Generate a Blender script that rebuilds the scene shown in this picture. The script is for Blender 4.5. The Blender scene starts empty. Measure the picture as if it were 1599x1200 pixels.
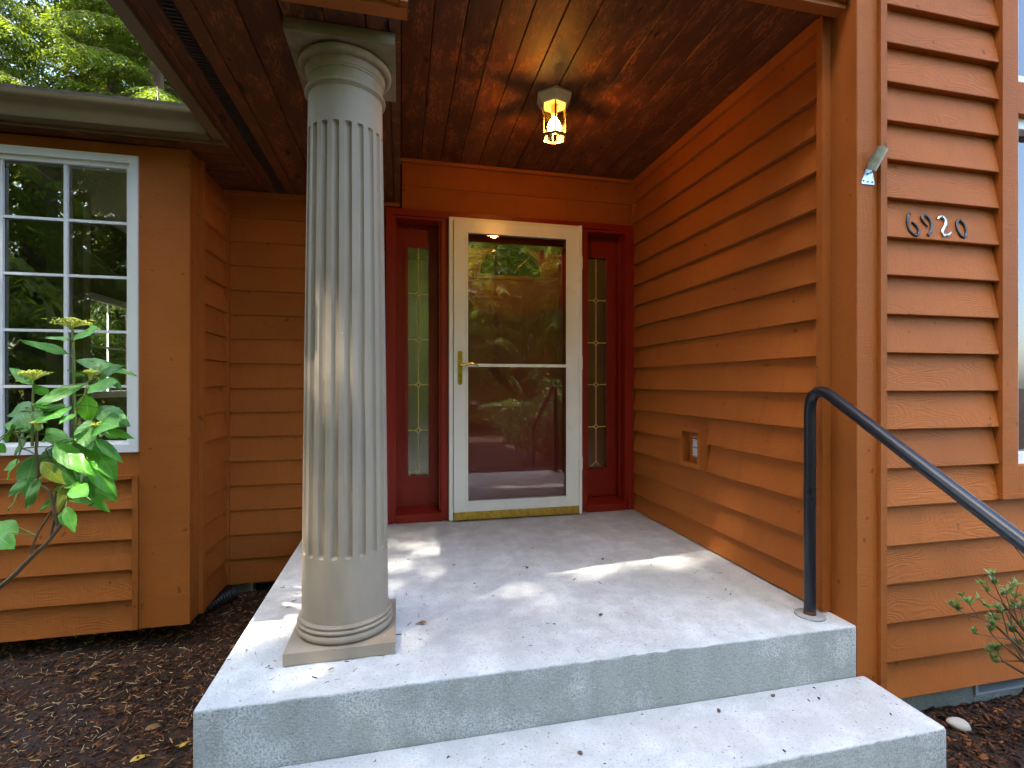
import bpy, bmesh, math, random
import numpy as np
from mathutils import Vector, Matrix
random.seed(7); rng = np.random.default_rng(7)
R = math.radians
scene = bpy.context.scene
C = scene.collection

# ------------------------------------------------------------------ camera, sky, sun, exposure
cd = bpy.data.cameras.new('camera'); cam = bpy.data.objects.new('camera', cd); C.objects.link(cam)
cd.sensor_width = 36; cd.lens = 17.49; cd.clip_start = .02; cd.clip_end = 600
cam.location = (0, 0, .925); cam.rotation_euler = (R(90), 0, R(-12.66)); scene.camera = cam
SUN_EL, SUN_AZ = 57, -126                     # azimuth clockwise from +Y (the house's depth axis)
w = bpy.data.worlds.new('World'); scene.world = w; w.use_nodes = True
nt = w.node_tree; bg = nt.nodes['Background']; sk = nt.nodes.new('ShaderNodeTexSky')
sk.sky_type = 'NISHITA'; sk.sun_disc = False; sk.sun_elevation = R(SUN_EL); sk.sun_rotation = R(SUN_AZ)
sk.air_density = 1.0; sk.dust_density = 2.0
nt.links.new(sk.outputs[0], bg.inputs[0]); bg.inputs[1].default_value = .15
sd = bpy.data.lights.new('sun', 'SUN'); sun = bpy.data.objects.new('sun', sd); C.objects.link(sun)
sd.energy = 3.6; sd.angle = R(.6); sd.color = (1, .93, .82)
sv = Vector((math.sin(R(SUN_AZ))*math.cos(R(SUN_EL)), math.cos(R(SUN_AZ))*math.cos(R(SUN_EL)), math.sin(R(SUN_EL))))
sun.rotation_euler = sv.to_track_quat('Z', 'Y').to_euler(); sun.location = sv*30
vs = scene.view_settings; vs.view_transform = 'Standard'; vs.look = 'None'; vs.exposure = 3.02; vs.gamma = 1; vs.use_curve_mapping = False
cy = scene.cycles; cy.use_adaptive_sampling = True; cy.adaptive_threshold = .02; cy.max_bounces = 6; cy.diffuse_bounces = 3; cy.glossy_bounces = 4; cy.transmission_bounces = 4; cy.transparent_max_bounces = 10; cy.caustics_reflective = False; cy.caustics_refractive = False

# ------------------------------------------------------------------ materials
class G:
    """small node-graph helper"""
    def __init__(s, name):
        s.m = bpy.data.materials.new(name); s.m.use_nodes = True; s.t = s.m.node_tree
        s.t.nodes.clear(); s.out = s.n('OutputMaterial')
    def n(s, kind, **kw):
        nd = s.t.nodes.new('ShaderNode' + kind)
        for k, v in kw.items():
            if hasattr(nd, k) and k not in nd.inputs: setattr(nd, k, v)
            else: s.set(nd, k, v)
        return nd
    def set(s, nd, k, v):
        i = nd.inputs[k]
        if isinstance(v, bpy.types.NodeSocket): s.t.links.new(v, i)
        else: i.default_value = v if not (isinstance(v, tuple) and len(v) == 3 and i.type == 'RGBA') else (*v, 1)
    def math(s, op, a, b=0.5, c=None):
        nd = s.t.nodes.new('ShaderNodeMath'); nd.operation = op
        for i, v in enumerate((a, b, c)):
            if v is None: continue
            if isinstance(v, bpy.types.NodeSocket): s.t.links.new(v, nd.inputs[i])
            else: nd.inputs[i].default_value = v
        return nd.outputs[0]
    def vmath(s, op, a, b):
        nd = s.t.nodes.new('ShaderNodeVectorMath'); nd.operation = op
        for i, v in enumerate((a, b)):
            if isinstance(v, bpy.types.NodeSocket): s.t.links.new(v, nd.inputs[i])
            else: nd.inputs[i].default_value = v
        return nd.outputs[0]
    def coords(s, space='Object', jitter=True):
        if space == 'World': return s.n('NewGeometry').outputs['Position']
        v = s.n('TexCoord').outputs['Object']
        if jitter:
            r = s.n('ObjectInfo').outputs['Random']
            r = s.math('MULTIPLY', r, 53.0)
            c = s.n('CombineXYZ', X=r, Y=r, Z=r).outputs[0]
            v = s.vmath('ADD', v, c)
        return v
    def noise(s, vec, scale=5, detail=3, rough=.55, dist=0, stretch=(1, 1, 1)):
        if stretch != (1, 1, 1): vec = s.vmath('MULTIPLY', vec, stretch)
        return s.n('TexNoise', Vector=vec, Scale=scale, Detail=detail, Roughness=rough, Distortion=dist).outputs['Fac']
    def ramp(s, f, stops):
        nd = s.n('ValToRGB', Fac=f); e = nd.color_ramp.elements
        while len(e) < len(stops): e.new(.5)
        for i, (p, c) in enumerate(stops):
            e[i].position = p; e[i].color = (*c, 1) if isinstance(c, tuple) else (c, c, c, 1)
        return nd.outputs[0]
    def mix(s, f, a, b, mode='MIX'):
        nd = s.t.nodes.new('ShaderNodeMix'); nd.data_type = 'RGBA'; nd.blend_type = mode
        for i, v in ((0, f), (6, a), (7, b)):
            if isinstance(v, bpy.types.NodeSocket): s.t.links.new(v, nd.inputs[i])
            else: nd.inputs[i].default_value = v if i == 0 else (*v, 1)
        return nd.outputs[2]
    def bump(s, h, strength=.3, dist=.01, normal=None):
        nd = s.n('Bump', Height=h, Strength=strength, Distance=dist)
        if normal is not None: s.t.links.new(normal, nd.inputs['Normal'])
        return nd.outputs[0]
    def principled(s, **kw):
        p = s.t.nodes.new('ShaderNodeBsdfPrincipled')
        for k, v in kw.items(): s.set(p, k.replace('_', ' '), v)
        s.t.links.new(p.outputs[0], s.out.inputs[0]); return p

def tone(c, k): return tuple(min(1, x*k) for x in c)

def painted_wood(name, col, long='X', rough=.68, kerf=1.0, grain=1.0):
    g = G(name); v = g.coords()
    if long == 'Z':      # swizzle so the grain runs up the board
        sp = g.n('SeparateXYZ', Vector=v); v = g.n('CombineXYZ', X=sp.outputs[2], Y=sp.outputs[1], Z=sp.outputs[0]).outputs[0]
    elif long == 'Y':
        sp = g.n('SeparateXYZ', Vector=v); v = g.n('CombineXYZ', X=sp.outputs[1], Y=sp.outputs[0], Z=sp.outputs[2]).outputs[0]
    warp = g.noise(v, 2.2, 2, .5, 0, (.8, 1, 3.2))
    rings = g.math('SINE', g.math('MULTIPLY', warp, 190.0), 0)
    patch = g.math('SMOOTH_MIN', g.math('MAXIMUM', g.math('MULTIPLY', g.math('SUBTRACT', g.noise(v, 3.1, 2, .5, 0, (.6, 1, 2)), .46), 7.0), 0.0), 1.0, .1)
    rings = g.math('MULTIPLY', rings, patch)
    kerfs = g.noise(v, 60, 2, .6, 0, (6, 1, .25))
    fine = g.noise(v, 160, 3, .65)
    big = g.noise(v, 1.6, 3, .55)
    col1 = g.mix(g.ramp(big, [(.3, 0.0), (.75, 1.0)]), tone(col, .86), tone(col, 1.13))
    rnd = g.n('ObjectInfo').outputs['Random']
    col1 = g.mix(g.math('MULTIPLY', rnd, .32), col1, tone(col, .66))
    col1 = g.mix(g.math('MULTIPLY', g.ramp(kerfs, [(.3, 1.0), (.5, 0.0)]), .22), col1, tone(col, .5))
    specks = g.ramp(g.noise(v, 23, 1, .4), [(.755, 0.0), (.775, 1.0)])
    col1 = g.mix(g.math('MULTIPLY', specks, .65), col1, tone(col, .3))
    drip = g.noise(v, 5, 3, .6, 0, (2.5, 1, .5)); col1 = g.mix(g.math('MULTIPLY', g.ramp(drip, [(.55, 0.0), (.72, 1.0)]), .28), col1, tone(col, .62))
    h = g.math('ADD', g.math('MULTIPLY', rings, .38*grain), g.math('ADD', g.math('MULTIPLY', kerfs, 1.3*kerf), g.math('MULTIPLY', fine, .8)))
    g.principled(Base_Color=col1, Roughness=g.math('ADD', g.math('MULTIPLY', fine, .2), rough-.1), Specular_IOR_Level=.30, Normal=g.bump(h, .45, .0025))
    return g.m

def stained_wood(name, dark, light, rough=.50):
    g = G(name); v = g.coords()
    streak = g.noise(v, 9, 4, .65, .4, (.5, 4, 4))
    mott = g.noise(v, 7, 5, .75, .3, (.8, 2.2, 2.2))
    fine = g.noise(v, 70, 4, .75, 0, (.5, 2, 2))
    wear = g.math('MULTIPLY', g.ramp(mott, [(.47, 0.0), (.63, 1.0)]), g.ramp(fine, [(.42, 0.0), (.6, 1.0)]))
    rnd = g.n('ObjectInfo').outputs['Random']
    c = g.mix(g.ramp(streak, [(.3, 0.0), (.7, 1.0)]), tone(dark, .65), tone(dark, 1.35))
    c = g.mix(g.math('MULTIPLY', rnd, .55), c, tone(light, .40))
    c = g.mix(g.math('MULTIPLY', wear, .75), c, light)
    knots = g.ramp(g.noise(v, 11, 1, .3, 0, (.6, 1.6, 1.6)), [(.74, 0.0), (.77, 1.0)])
    c = g.mix(knots, c, tone(dark, .25))
    grain = g.noise(v, 30, 3, .6, 0, (.15, 6, 6))
    h = g.math('ADD', g.math('MULTIPLY', grain, 1.0), g.math('MULTIPLY', fine, .5))
    g.principled(Base_Color=c, Specular_IOR_Level=.36, Roughness=g.math('ADD', g.math('MULTIPLY', mott, .25), rough-.06), Normal=g.bump(h, .35, .003))
    return g.m

def paint(name, col, rough=.4, dirt=.25, bump=.12, spec=.5, chips=None):
    g = G(name); v = g.coords('World')
    big = g.noise(v, 3.5, 4, .6); fine = g.noise(v, 130, 2, .6)
    c = g.mix(g.math('MULTIPLY', g.ramp(big, [(.4, 0.0), (.75, 1.0)]), dirt), col, tone(col, .55))
    if chips:
        ch = g.ramp(g.noise(v, 48, 2, .5), [(.73, 0.0), (.74, 1.0)]); c = g.mix(ch, c, chips)
    g.principled(Base_Color=c, Roughness=g.math('ADD', g.math('MULTIPLY', big, .2), rough-.1), Specular_IOR_Level=spec,
                 Normal=g.bump(g.math('ADD', big, g.math('MULTIPLY', fine, .4)), bump, .003))
    return g.m

def metal(name, col, rough=.25, rust=0):
    g = G(name); v = g.coords('World'); n = g.noise(v, 40, 3, .6)
    c = g.mix(g.ramp(n, [(.4, 0.0), (.8, 1.0)]), col, tone(col, .55))
    g.principled(Base_Color=c, Metallic=1.0, Roughness=g.math('ADD', g.math('MULTIPLY', n, .2), rough-.1), Normal=g.bump(n, .08, .002))
    return g.m

def glass(name, tint=(1, 1, 1), refl=1.0, ior=1.6, bumpy=0, rough=0.0, gain=0.0):
    g = G(name)
    tr = g.n('BsdfTransparent', Color=tint); gl = g.n('BsdfGlossy', Color=(1, 1, 1), Roughness=rough)
    fr = g.n('Fresnel', IOR=ior)
    if bumpy:
        v = g.coords('World'); vo = g.n('TexVoronoi', Vector=v, Scale=140).outputs['Distance']
        nz = g.noise(v, 45, 3, .6)
        nm = g.bump(g.math('ADD', vo, nz), bumpy, .004)
        g.set(gl, 'Normal', nm); g.set(fr, 'Normal', nm)
    f = g.math('MULTIPLY_ADD', fr.outputs[0], refl, gain)
    mx = g.n('MixShader', Fac=f); g.t.links.new(tr.outputs[0], mx.inputs[1]); g.t.links.new(gl.outputs[0], mx.inputs[2])
    g.t.links.new(mx.outputs[0], g.out.inputs[0]); return g.m

def concrete(name, col, rough_top=True):
    g = G(name); v = g.coords('World')
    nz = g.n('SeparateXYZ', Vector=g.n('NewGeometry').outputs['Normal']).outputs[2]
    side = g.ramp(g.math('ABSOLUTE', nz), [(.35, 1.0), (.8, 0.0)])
    big = g.noise(v, 1.7, 5, .6, .6); mid = g.noise(v, 9, 5, .65); fine = g.noise(v, 140, 3, .7); sand = g.noise(v, 420, 2, .7)
    blot = g.ramp(g.noise(v, 2.6, 2, .45, .8), [(.55, 0.0), (.62, 1.0)])
    c = g.mix(g.ramp(big, [(.3, 0.0), (.72, 1.0)]), tone(col, .80), tone(col, 1.10))
    c = g.mix(g.math('MULTIPLY', blot, .35), c, (col[0]*.88, col[1]*.83, col[2]*.75))
    c = g.mix(g.math('MULTIPLY', g.ramp(mid, [(.42, 1.0), (.6, 0.0)]), .42), c, tone(col, .60))
    c = g.mix(g.math('MULTIPLY', g.ramp(fine, [(.33, 1.0), (.46, 0.0)]), .55), c, tone(col, .42))
    pits = g.ramp(g.noise(v, 95, 1, .4), [(.735, 0.0), (.765, 1.0)])
    c = g.mix(g.math('MULTIPLY', pits, .75), c, tone(col, .16))
    # vertical faces mix to a greyer, darker, finely lined tone with pale patches
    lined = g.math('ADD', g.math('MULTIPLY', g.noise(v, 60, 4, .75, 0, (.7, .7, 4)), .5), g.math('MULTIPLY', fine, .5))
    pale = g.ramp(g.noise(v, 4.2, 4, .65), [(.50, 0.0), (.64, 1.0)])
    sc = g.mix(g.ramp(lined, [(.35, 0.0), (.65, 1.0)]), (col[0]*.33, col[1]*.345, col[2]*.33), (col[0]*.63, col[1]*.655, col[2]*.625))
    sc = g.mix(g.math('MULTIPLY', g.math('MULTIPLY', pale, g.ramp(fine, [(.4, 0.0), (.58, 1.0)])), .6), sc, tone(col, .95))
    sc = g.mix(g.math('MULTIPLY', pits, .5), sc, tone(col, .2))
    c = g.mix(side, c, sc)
    h = g.math('ADD', g.math('MULTIPLY', fine, .7), g.math('ADD', g.math('MULTIPLY', sand, .4), g.math('MULTIPLY', pits, -1.5)))
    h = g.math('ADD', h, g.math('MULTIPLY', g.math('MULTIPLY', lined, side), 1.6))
    g.principled(Base_Color=c, Roughness=.82, Specular_IOR_Level=.35, Normal=g.bump(h, .5, .004))
    return g.m

def leafmat(name, col, trans, mixf=.35, veins=False, rough=.4, spec=.4, vary=.35):
    g = G(name); rnd = g.n('ObjectInfo').outputs['Random']
    v = g.coords('World'); n = g.noise(v, 3.0 if not veins else 25, 3, .6)
    c = g.mix(g.ramp(n, [(.3, 0.0), (.7, 1.0)]), tone(col, 1-vary), tone(col, 1+vary))
    nrm = None
    if veins:
        uv = g.n('TexCoord').outputs['UV']; sp = g.n('SeparateXYZ', Vector=uv)
        u = g.math('ABSOLUTE', g.math('SUBTRACT', sp.outputs[0], .5), 0)
        ph = g.math('FRACT', g.math('MULTIPLY', g.math('SUBTRACT', sp.outputs[1], g.math('MULTIPLY', u, .55)), 9.0), 0)
        side = g.ramp(g.math('ABSOLUTE', g.math('SUBTRACT', ph, .5), 0), [(.03, 1.0), (.12, 0.0)])
        mid = g.ramp(u, [(.012, 1.0), (.035, 0.0)])
        ve = g.math('MAXIMUM', g.math('MULTIPLY', side, .45), mid)
        c = g.mix(g.math('MULTIPLY', rnd, .35), c, tone(col, .6))
        c = g.mix(g.math('MULTIPLY', ve, .7), c, (min(1, col[0]*2.2+.05), min(1, col[1]*1.6+.05), col[2]*1.4+.01))
        nrm = g.bump(g.math('ADD', g.math('MULTIPLY', ve, -1.0), g.math('MULTIPLY', n, .3)), .5, .003)
    p = g.n('BsdfPrincipled', **{'Base Color': c, 'Roughness': rough, 'Specular IOR Level': spec})
    if nrm is not None: g.set(p, 'Normal', nrm)
    t = g.n('BsdfTranslucent', Color=g.mix(.5, trans, c)); mx = g.n('MixShader', Fac=mixf)
    g.t.links.new(p.outputs[0], mx.inputs[1]); g.t.links.new(t.outputs[0], mx.inputs[2])
    g.t.links.new(mx.outputs[0], g.out.inputs[0]); return g.m

def emit(name, col, s):
    g = G(name); e = g.n('Emission', Color=col, Strength=s); g.t.links.new(e.outputs[0], g.out.inputs[0]); return g.m

OR = (.40, .114, .016)
M = {
 'siding': painted_wood('painted cedar siding', OR),
 'trim': painted_wood('painted trim board', tone(OR, 1.0), 'Z', grain=.4),
 'trimx': painted_wood('painted trim board level', OR, 'X', grain=.4),
 'trimy': painted_wood('painted trim board deep', OR, 'Y', grain=.4),
 'ceil': stained_wood('stained ceiling board', (.050, .016, .005), (.40, .13, .03)),
 'soffit': stained_wood('stained soffit board', (.050, .015, .005), (.42, .125, .03), .5),
 'red': paint('red door paint', (.25, .015, .006), .42, .4, .2, .35),
 'redlifted': paint('red paint lifted behind glass', (.42, .030, .012), .4, .2),  # frame red, brightened in colour to offset the dimness behind the storm glass
 'rust': paint('rusty iron', (.16, .055, .02), .85, .5, .5),
 'white': paint('white enamel', (.86, .87, .85), .3, .08, .03),
 'vinyl': paint('white vinyl', (.82, .84, .84), .35, .08, .02),
 'gutter': paint('olive brown gutter enamel', (.17, .122, .058), .40, .3, .04),
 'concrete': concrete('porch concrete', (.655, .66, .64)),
 'foundation': concrete('foundation concrete', (.42, .43, .42)),
 'brass': metal('brass', (.80, .55, .16), .22),
 'came': paint('brass came', (.74, .58, .20), .35, .15, .05),
 'brassdull': metal('gold anodised sweep', (.72, .50, .10), .42),
 'black': paint('black rail enamel', (.012, .015, .022), .30, .2, .06),
 'iron': metal('dark iron', (.10, .09, .085), .5),
 'steel': metal('galvanised steel', (.50, .55, .55), .38),
 'zinc': metal('bright zinc', (.55, .60, .66), .3),
 'cream': paint('cream enamel', (.85, .72, .38), .4, .15, .03),
 'glass': glass('clear window glass', (.92, .95, .92), 1.6, 1.6),
 'stormglass': glass('storm glass', (.98, .98, .98), 1.35, 1.6),
 'obscure': glass('textured glass', (.50, .54, .44), 4.2, 1.6, .30),
 'amber': glass('lantern glass', (1, .86, .50), 1.0, 1.5),
 'bulb': emit('lamp bulb', (1, .62, .20), 9),
 'plaster': paint('interior plaster', (.42, .38, .30), .8, .05, .02),
 'dark': paint('dark interior', (.06, .045, .035), .8, .2, .02),
 'shingle': paint('asphalt shingle', (.17, .145, .12), .9, .5, .6),
 'ventdark': paint('dark vent metal', (.035, .028, .022), .6, .2, .1),
 'grey': paint('grey weatherproof plastic', (.33, .37, .40), .45, .15, .05),
 'lightgrey': paint('light plastic', (.62, .66, .70), .45, .1, .04),
 'pipe': paint('black corrugated plastic', (.012, .012, .013), .4, .1, .03),
 'stone': paint('pale river stone', (.52, .48, .42), .7, .35, .25),
 'bark': paint('conifer bark', (.16, .105, .07), .9, .6, 1.0),
 'needle': leafmat('conifer foliage', (.14, .195, .02), (.68, .74, .04), .52, vary=.45, rough=.5),
 'needleback': leafmat('sunlit conifer foliage', (.08, .125, .010), (.40, .50, .02), .42, vary=.5, rough=.5),
 'shrubleaf': leafmat('shrub foliage', (.07, .12, .025), (.30, .38, .04), .35, vary=.4),
 'hyd0': leafmat('hydrangea leaf', (.065, .23, .03), (.18, .55, .03), .28, True),
 'hyd1': leafmat('hydrangea bright leaf', (.11, .38, .035), (.28, .72, .03), .36, True),
 'hyd2': leafmat('hydrangea yellowing leaf', (.28, .34, .03), (.55, .55, .04), .35, True),
 'stem': paint('woody stem', (.13, .075, .035), .7, .4, .4),
 'greenstem': paint('green stem', (.16, .20, .035), .55, .4, .2),
 'petal': leafmat('flower bud', (.78, .80, .14), (.7, .75, .1), .25, vary=.25),
 'azalea': leafmat('azalea leaf', (.16, .28, .08), (.30, .45, .07), .25, vary=.5),
 'deadleaf': paint('dry leaf', (.30, .15, .05), .6, .4, .3),
 'yellowleaf': paint('yellow leaf', (.60, .40, .06), .5, .3, .2),
 'screw': metal('screw head', (.06, .055, .05), .5),
}
def mulchmat():
    g = G('dark bark mulch'); v = g.coords('World')
    a = g.noise(v, 38, 4, .7, .4); b = g.noise(v, 130, 3, .7); d = g.noise(v, 2.5, 3, .6)
    c = g.ramp(a, [(.30, (.010, .007, .005)), (.5, (.042, .025, .016)), (.66, (.10, .046, .022)), (.78, (.21, .10, .04))])
    c = g.mix(g.math('MULTIPLY', g.ramp(d, [(.45, 0.0), (.7, 1.0)]), .5), c, (.040, .032, .030))
    g.principled(Base_Color=c, Roughness=.9, Specular_IOR_Level=.2, Normal=g.bump(g.math('ADD', a, g.math('MULTIPLY', b, .5)), .9, .015))
    return g.m
M['mulch'] = mulchmat()
def taupemat():
    g = G('taupe column paint'); v = g.coords('World'); col = (.335, .272, .200)
    big = g.noise(v, 3.5, 4, .6); fine = g.noise(v, 130, 2, .6); z = g.n('SeparateXYZ', Vector=v).outputs[2]
    c = g.mix(g.math('MULTIPLY', g.ramp(big, [(.4, 0.0), (.75, 1.0)]), .35), col, tone(col, .62))
    drip = g.noise(v, 14, 3, .6, 0, (1, 1, .12))
    c = g.mix(g.math('MULTIPLY', g.ramp(drip, [(.52, 0.0), (.7, 1.0)]), .25), c, tone(col, .55))
    moss = g.math('MULTIPLY', g.ramp(g.math('SUBTRACT', z, 1.90), [(.0, 0.0), (.14, 1.0)]), g.ramp(g.noise(v, 6, 4, .65), [(.38, 0.0), (.6, 1.0)]))
    c = g.mix(g.math('MULTIPLY', moss, .75), c, (.17, .15, .045))
    chip = g.ramp(g.noise(v, 60, 1, .4), [(.83, 0.0), (.84, 1.0)]); c = g.mix(g.math('MULTIPLY', chip, .7), c, (.7, .68, .62))
    g.principled(Base_Color=c, Roughness=g.math('ADD', g.math('MULTIPLY', big, .2), .5), Specular_IOR_Level=.35, Normal=g.bump(g.math('ADD', big, g.math('MULTIPLY', fine, .4)), .14, .003))
    return g.m
M['taupe'] = taupemat()
def chipmat():
    g = G('bark chip'); uv = g.n('TexCoord').outputs['UV']; x = g.n('SeparateXYZ', Vector=uv).outputs[0]
    c = g.ramp(x, [(0, (.016, .010, .007)), (.45, (.050, .024, .013)), (.72, (.14, .050, .017)), (.88, (.30, .115, .035)), (.97, (.55, .42, .20))])
    g.principled(Base_Color=c, Roughness=.85, Specular_IOR_Level=.25); return g.m
M['chip'] = chipmat()

# ------------------------------------------------------------------ object helpers
WP = {}
def put(o, parent, loc):
    o.parent = parent
    p = WP.get(parent.name, Vector((0, 0, 0))) if parent else Vector((0, 0, 0))
    o.location = Vector(loc) - p; WP[o.name] = Vector(loc)
def thing(name, label, cat, loc=(0, 0, 0), group=None):
    o = bpy.data.objects.new(name, None); C.objects.link(o); o.empty_display_size = .1
    put(o, None, loc); tag(o, label, cat, group); return o
def tag(o, label, cat, group=None):
    o['label'] = label; o['category'] = cat
    if group: o['group'] = group
    return o
def mobj(name, mesh, mat=None, parent=None, loc=(0, 0, 0), rot=None):
    if mat is not None and not mesh.materials: mesh.materials.append(M[mat])
    o = bpy.data.objects.new(name, mesh); C.objects.link(o); put(o, parent, loc)
    if rot: o.rotation_euler = rot
    return o
def tomesh(bm, name='m', smooth=False, bevel=0, seg=1, recalc=True):
    if bevel:
        bmesh.ops.bevel(bm, geom=[e for e in bm.edges if e.calc_length() > bevel*2.2 and len(e.link_faces) == 2 and e.calc_face_angle(0) > .5],
                        offset=bevel, segments=seg, profile=.5, affect='EDGES', clamp_overlap=True)
    if recalc: bmesh.ops.recalc_face_normals(bm, faces=bm.faces)
    me = bpy.data.meshes.new(name); bm.to_mesh(me); bm.free()
    if smooth:
        me.polygons.foreach_set('use_smooth', [True]*len(me.polygons))
        if smooth != True: me.set_sharp_from_angle(angle=R(smooth))
    return me
def bbox(bm, x0, x1, y0, y1, z0, z1):
    vs_ = [bm.verts.new(p) for p in ((x0,y0,z0),(x1,y0,z0),(x1,y1,z0),(x0,y1,z0),(x0,y0,z1),(x1,y0,z1),(x1,y1,z1),(x0,y1,z1))]
    for f in ((0,3,2,1),(4,5,6,7),(0,1,5,4),(1,2,6,5),(2,3,7,6),(3,0,4,7)): bm.faces.new([vs_[i] for i in f])
    return vs_
def box(name, x0, x1, y0, y1, z0, z1, mat, parent=None, bevel=.002, seg=1):
    """a box in world coordinates whose origin is its lower corner"""
    bm = bmesh.new(); bbox(bm, 0, x1-x0, 0, y1-y0, 0, z1-z0)
    return mobj(name, tomesh(bm, name, bevel=bevel, seg=seg), mat, parent, (x0, y0, z0))
def boxes(name, lst, mat, parent=None, loc=(0, 0, 0), bevel=.002):
    bm = bmesh.new()
    for b in lst: bbox(bm, b[0]-loc[0], b[1]-loc[0], b[2]-loc[1], b[3]-loc[1], b[4]-loc[2], b[5]-loc[2])
    return mobj(name, tomesh(bm, name, bevel=bevel), mat, parent, loc)
def extrude_profile(pts, length, axis='X', cap=True, smooth=False, bevel=0):
    """closed 2D profile swept along local X; pts are (y,z)"""
    bm = bmesh.new(); n = len(pts)
    a = [bm.verts.new((0, y, z)) for y, z in pts]; b = [bm.verts.new((length, y, z)) for y, z in pts]
    for i in range(n): bm.faces.new((a[i], a[(i+1) % n], b[(i+1) % n], b[i]))
    if cap: bm.faces.new(a[::-1]); bm.faces.new(b)
    return tomesh(bm, 'prof', smooth=smooth, bevel=bevel)
def lathe(prof, n=48, smooth=35):
    bm = bmesh.new(); rows = []
    for r, z in prof: rows.append([bm.verts.new((r*math.cos(2*math.pi*i/n), r*math.sin(2*math.pi*i/n), z)) for i in range(n)])
    for a, b in zip(rows, rows[1:]):
        for i in range(n): bm.faces.new((a[i], a[(i+1) % n], b[(i+1) % n], b[i]))
    bm.faces.new(rows[0][::-1]); bm.faces.new(rows[-1])
    return tomesh(bm, 'lathe', smooth=smooth)
def tube_into(bm, pts, radii, n=8, cap=True):
    pts = [Vector(p) for p in pts]; rows = []; prev = None
    for i, p in enumerate(pts):
        d = (pts[min(i+1, len(pts)-1)] - pts[max(i-1, 0)]).normalized()
        if prev is None: u = d.orthogonal().normalized()
        else: u = (prev - d*prev.dot(d)).normalized()
        prev = u; v = d.cross(u); r = radii[i] if hasattr(radii, '__len__') else radii
        rows.append([bm.verts.new(p + (u*math.cos(2*math.pi*k/n) + v*math.sin(2*math.pi*k/n))*r) for k in range(n)])
    for a, b in zip(rows, rows[1:]):
        for i in range(n): bm.faces.new((a[i], a[(i+1) % n], b[(i+1) % n], b[i]))
    if cap: bm.faces.new(rows[0][::-1]); bm.faces.new(rows[-1])
def tube(name, pts, radii, mat, parent=None, loc=(0, 0, 0), n=10):
    bm = bmesh.new(); L = Vector(loc); tube_into(bm, [Vector(p)-L for p in pts], radii, n)
    return mobj(name, tomesh(bm, name, smooth=50), mat, parent, loc)
def smoothpath(pts, k=6):
    """Catmull-Rom through the points"""
    P = [Vector(p) for p in pts]; P = [P[0]*2-P[1]] + P + [P[-1]*2-P[-2]]; out = []
    for i in range(1, len(P)-2):
        a, b, c, d = P[i-1:i+3]
        for j in range(k):
            t = j/k; out.append(.5*((2*b)+(c-a)*t+(2*a-5*b+4*c-d)*t*t+(3*b-a-3*c+d)*t**3))
    out.append(P[-2]); return out
def rawmesh(name, V, F, uv=None):
    me = bpy.data.meshes.new(name); V = np.asarray(V, np.float32); F = np.asarray(F, np.int32); k = F.shape[1]
    me.vertices.add(len(V)); me.vertices.foreach_set('co', V.ravel())
    me.loops.add(F.size); me.loops.foreach_set('vertex_index', F.ravel())
    me.polygons.add(len(F)); me.polygons.foreach_set('loop_start', np.arange(0, F.size, k, dtype=np.int32))
    if uv is not None:
        me.uv_layers.new(name='UVMap'); me.uv_layers[0].data.foreach_set('uv', np.asarray(uv, np.float32).ravel())
    me.update(calc_edges=True); me.validate(); return me

# ------------------------------------------------------------------ ground
def grid_axis(lo, hi, step, far, mul=1.45):
    a = list(np.arange(lo, hi+1e-6, step)); s = step; x = hi
    while x < far: s *= mul; x += s; a.append(x)
    s = step; x = lo
    while x > -far: s *= mul; x -= s; a.insert(0, x)
    return np.array(a)
gx = grid_axis(-2.6, 3.4, .045, 160); gy = grid_axis(.2, 3.5, .045, 160)
XX, YY = np.meshgrid(gx, gy)
ZZ = -.418 + .008*np.sin(XX*5.1+YY*3.3) + .010*np.sin(XX*2.3-YY*4.7+1) + rng.normal(0, .0045, XX.shape)
near = (np.abs(XX) < 4) & (YY > -1) & (YY < 4); ZZ = np.where(near, ZZ, -.44 + .25*np.sin(XX*.11)*np.sin(YY*.13)*np.clip((np.hypot(XX, YY)-8)/20, 0, 1))
ZZ += .045*np.exp(-((XX-2.3)**2/.5+(YY-1.35)**2/.1)) + .02*np.exp(-((XX+1.0)**2/.3+(YY-3.2)**2/.1))
ny, nx = XX.shape; idx = np.arange(ny*nx).reshape(ny, nx)
GF = np.stack([idx[:-1, :-1], idx[:-1, 1:], idx[1:, 1:], idx[1:, :-1]], -1).reshape(-1, 4)
gme = rawmesh('ground', np.stack([XX, YY, ZZ], -1).reshape(-1, 3), GF)
gme.polygons.foreach_set('use_smooth', [True]*len(gme.polygons))
ground = mobj('ground', gme, 'mulch'); ground['kind'] = 'structure'
walk = box('walkway', -.45, 1.65, .75, 1.266, -.60, -.385, 'concrete', None, .008); walk['kind'] = 'structure'

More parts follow.
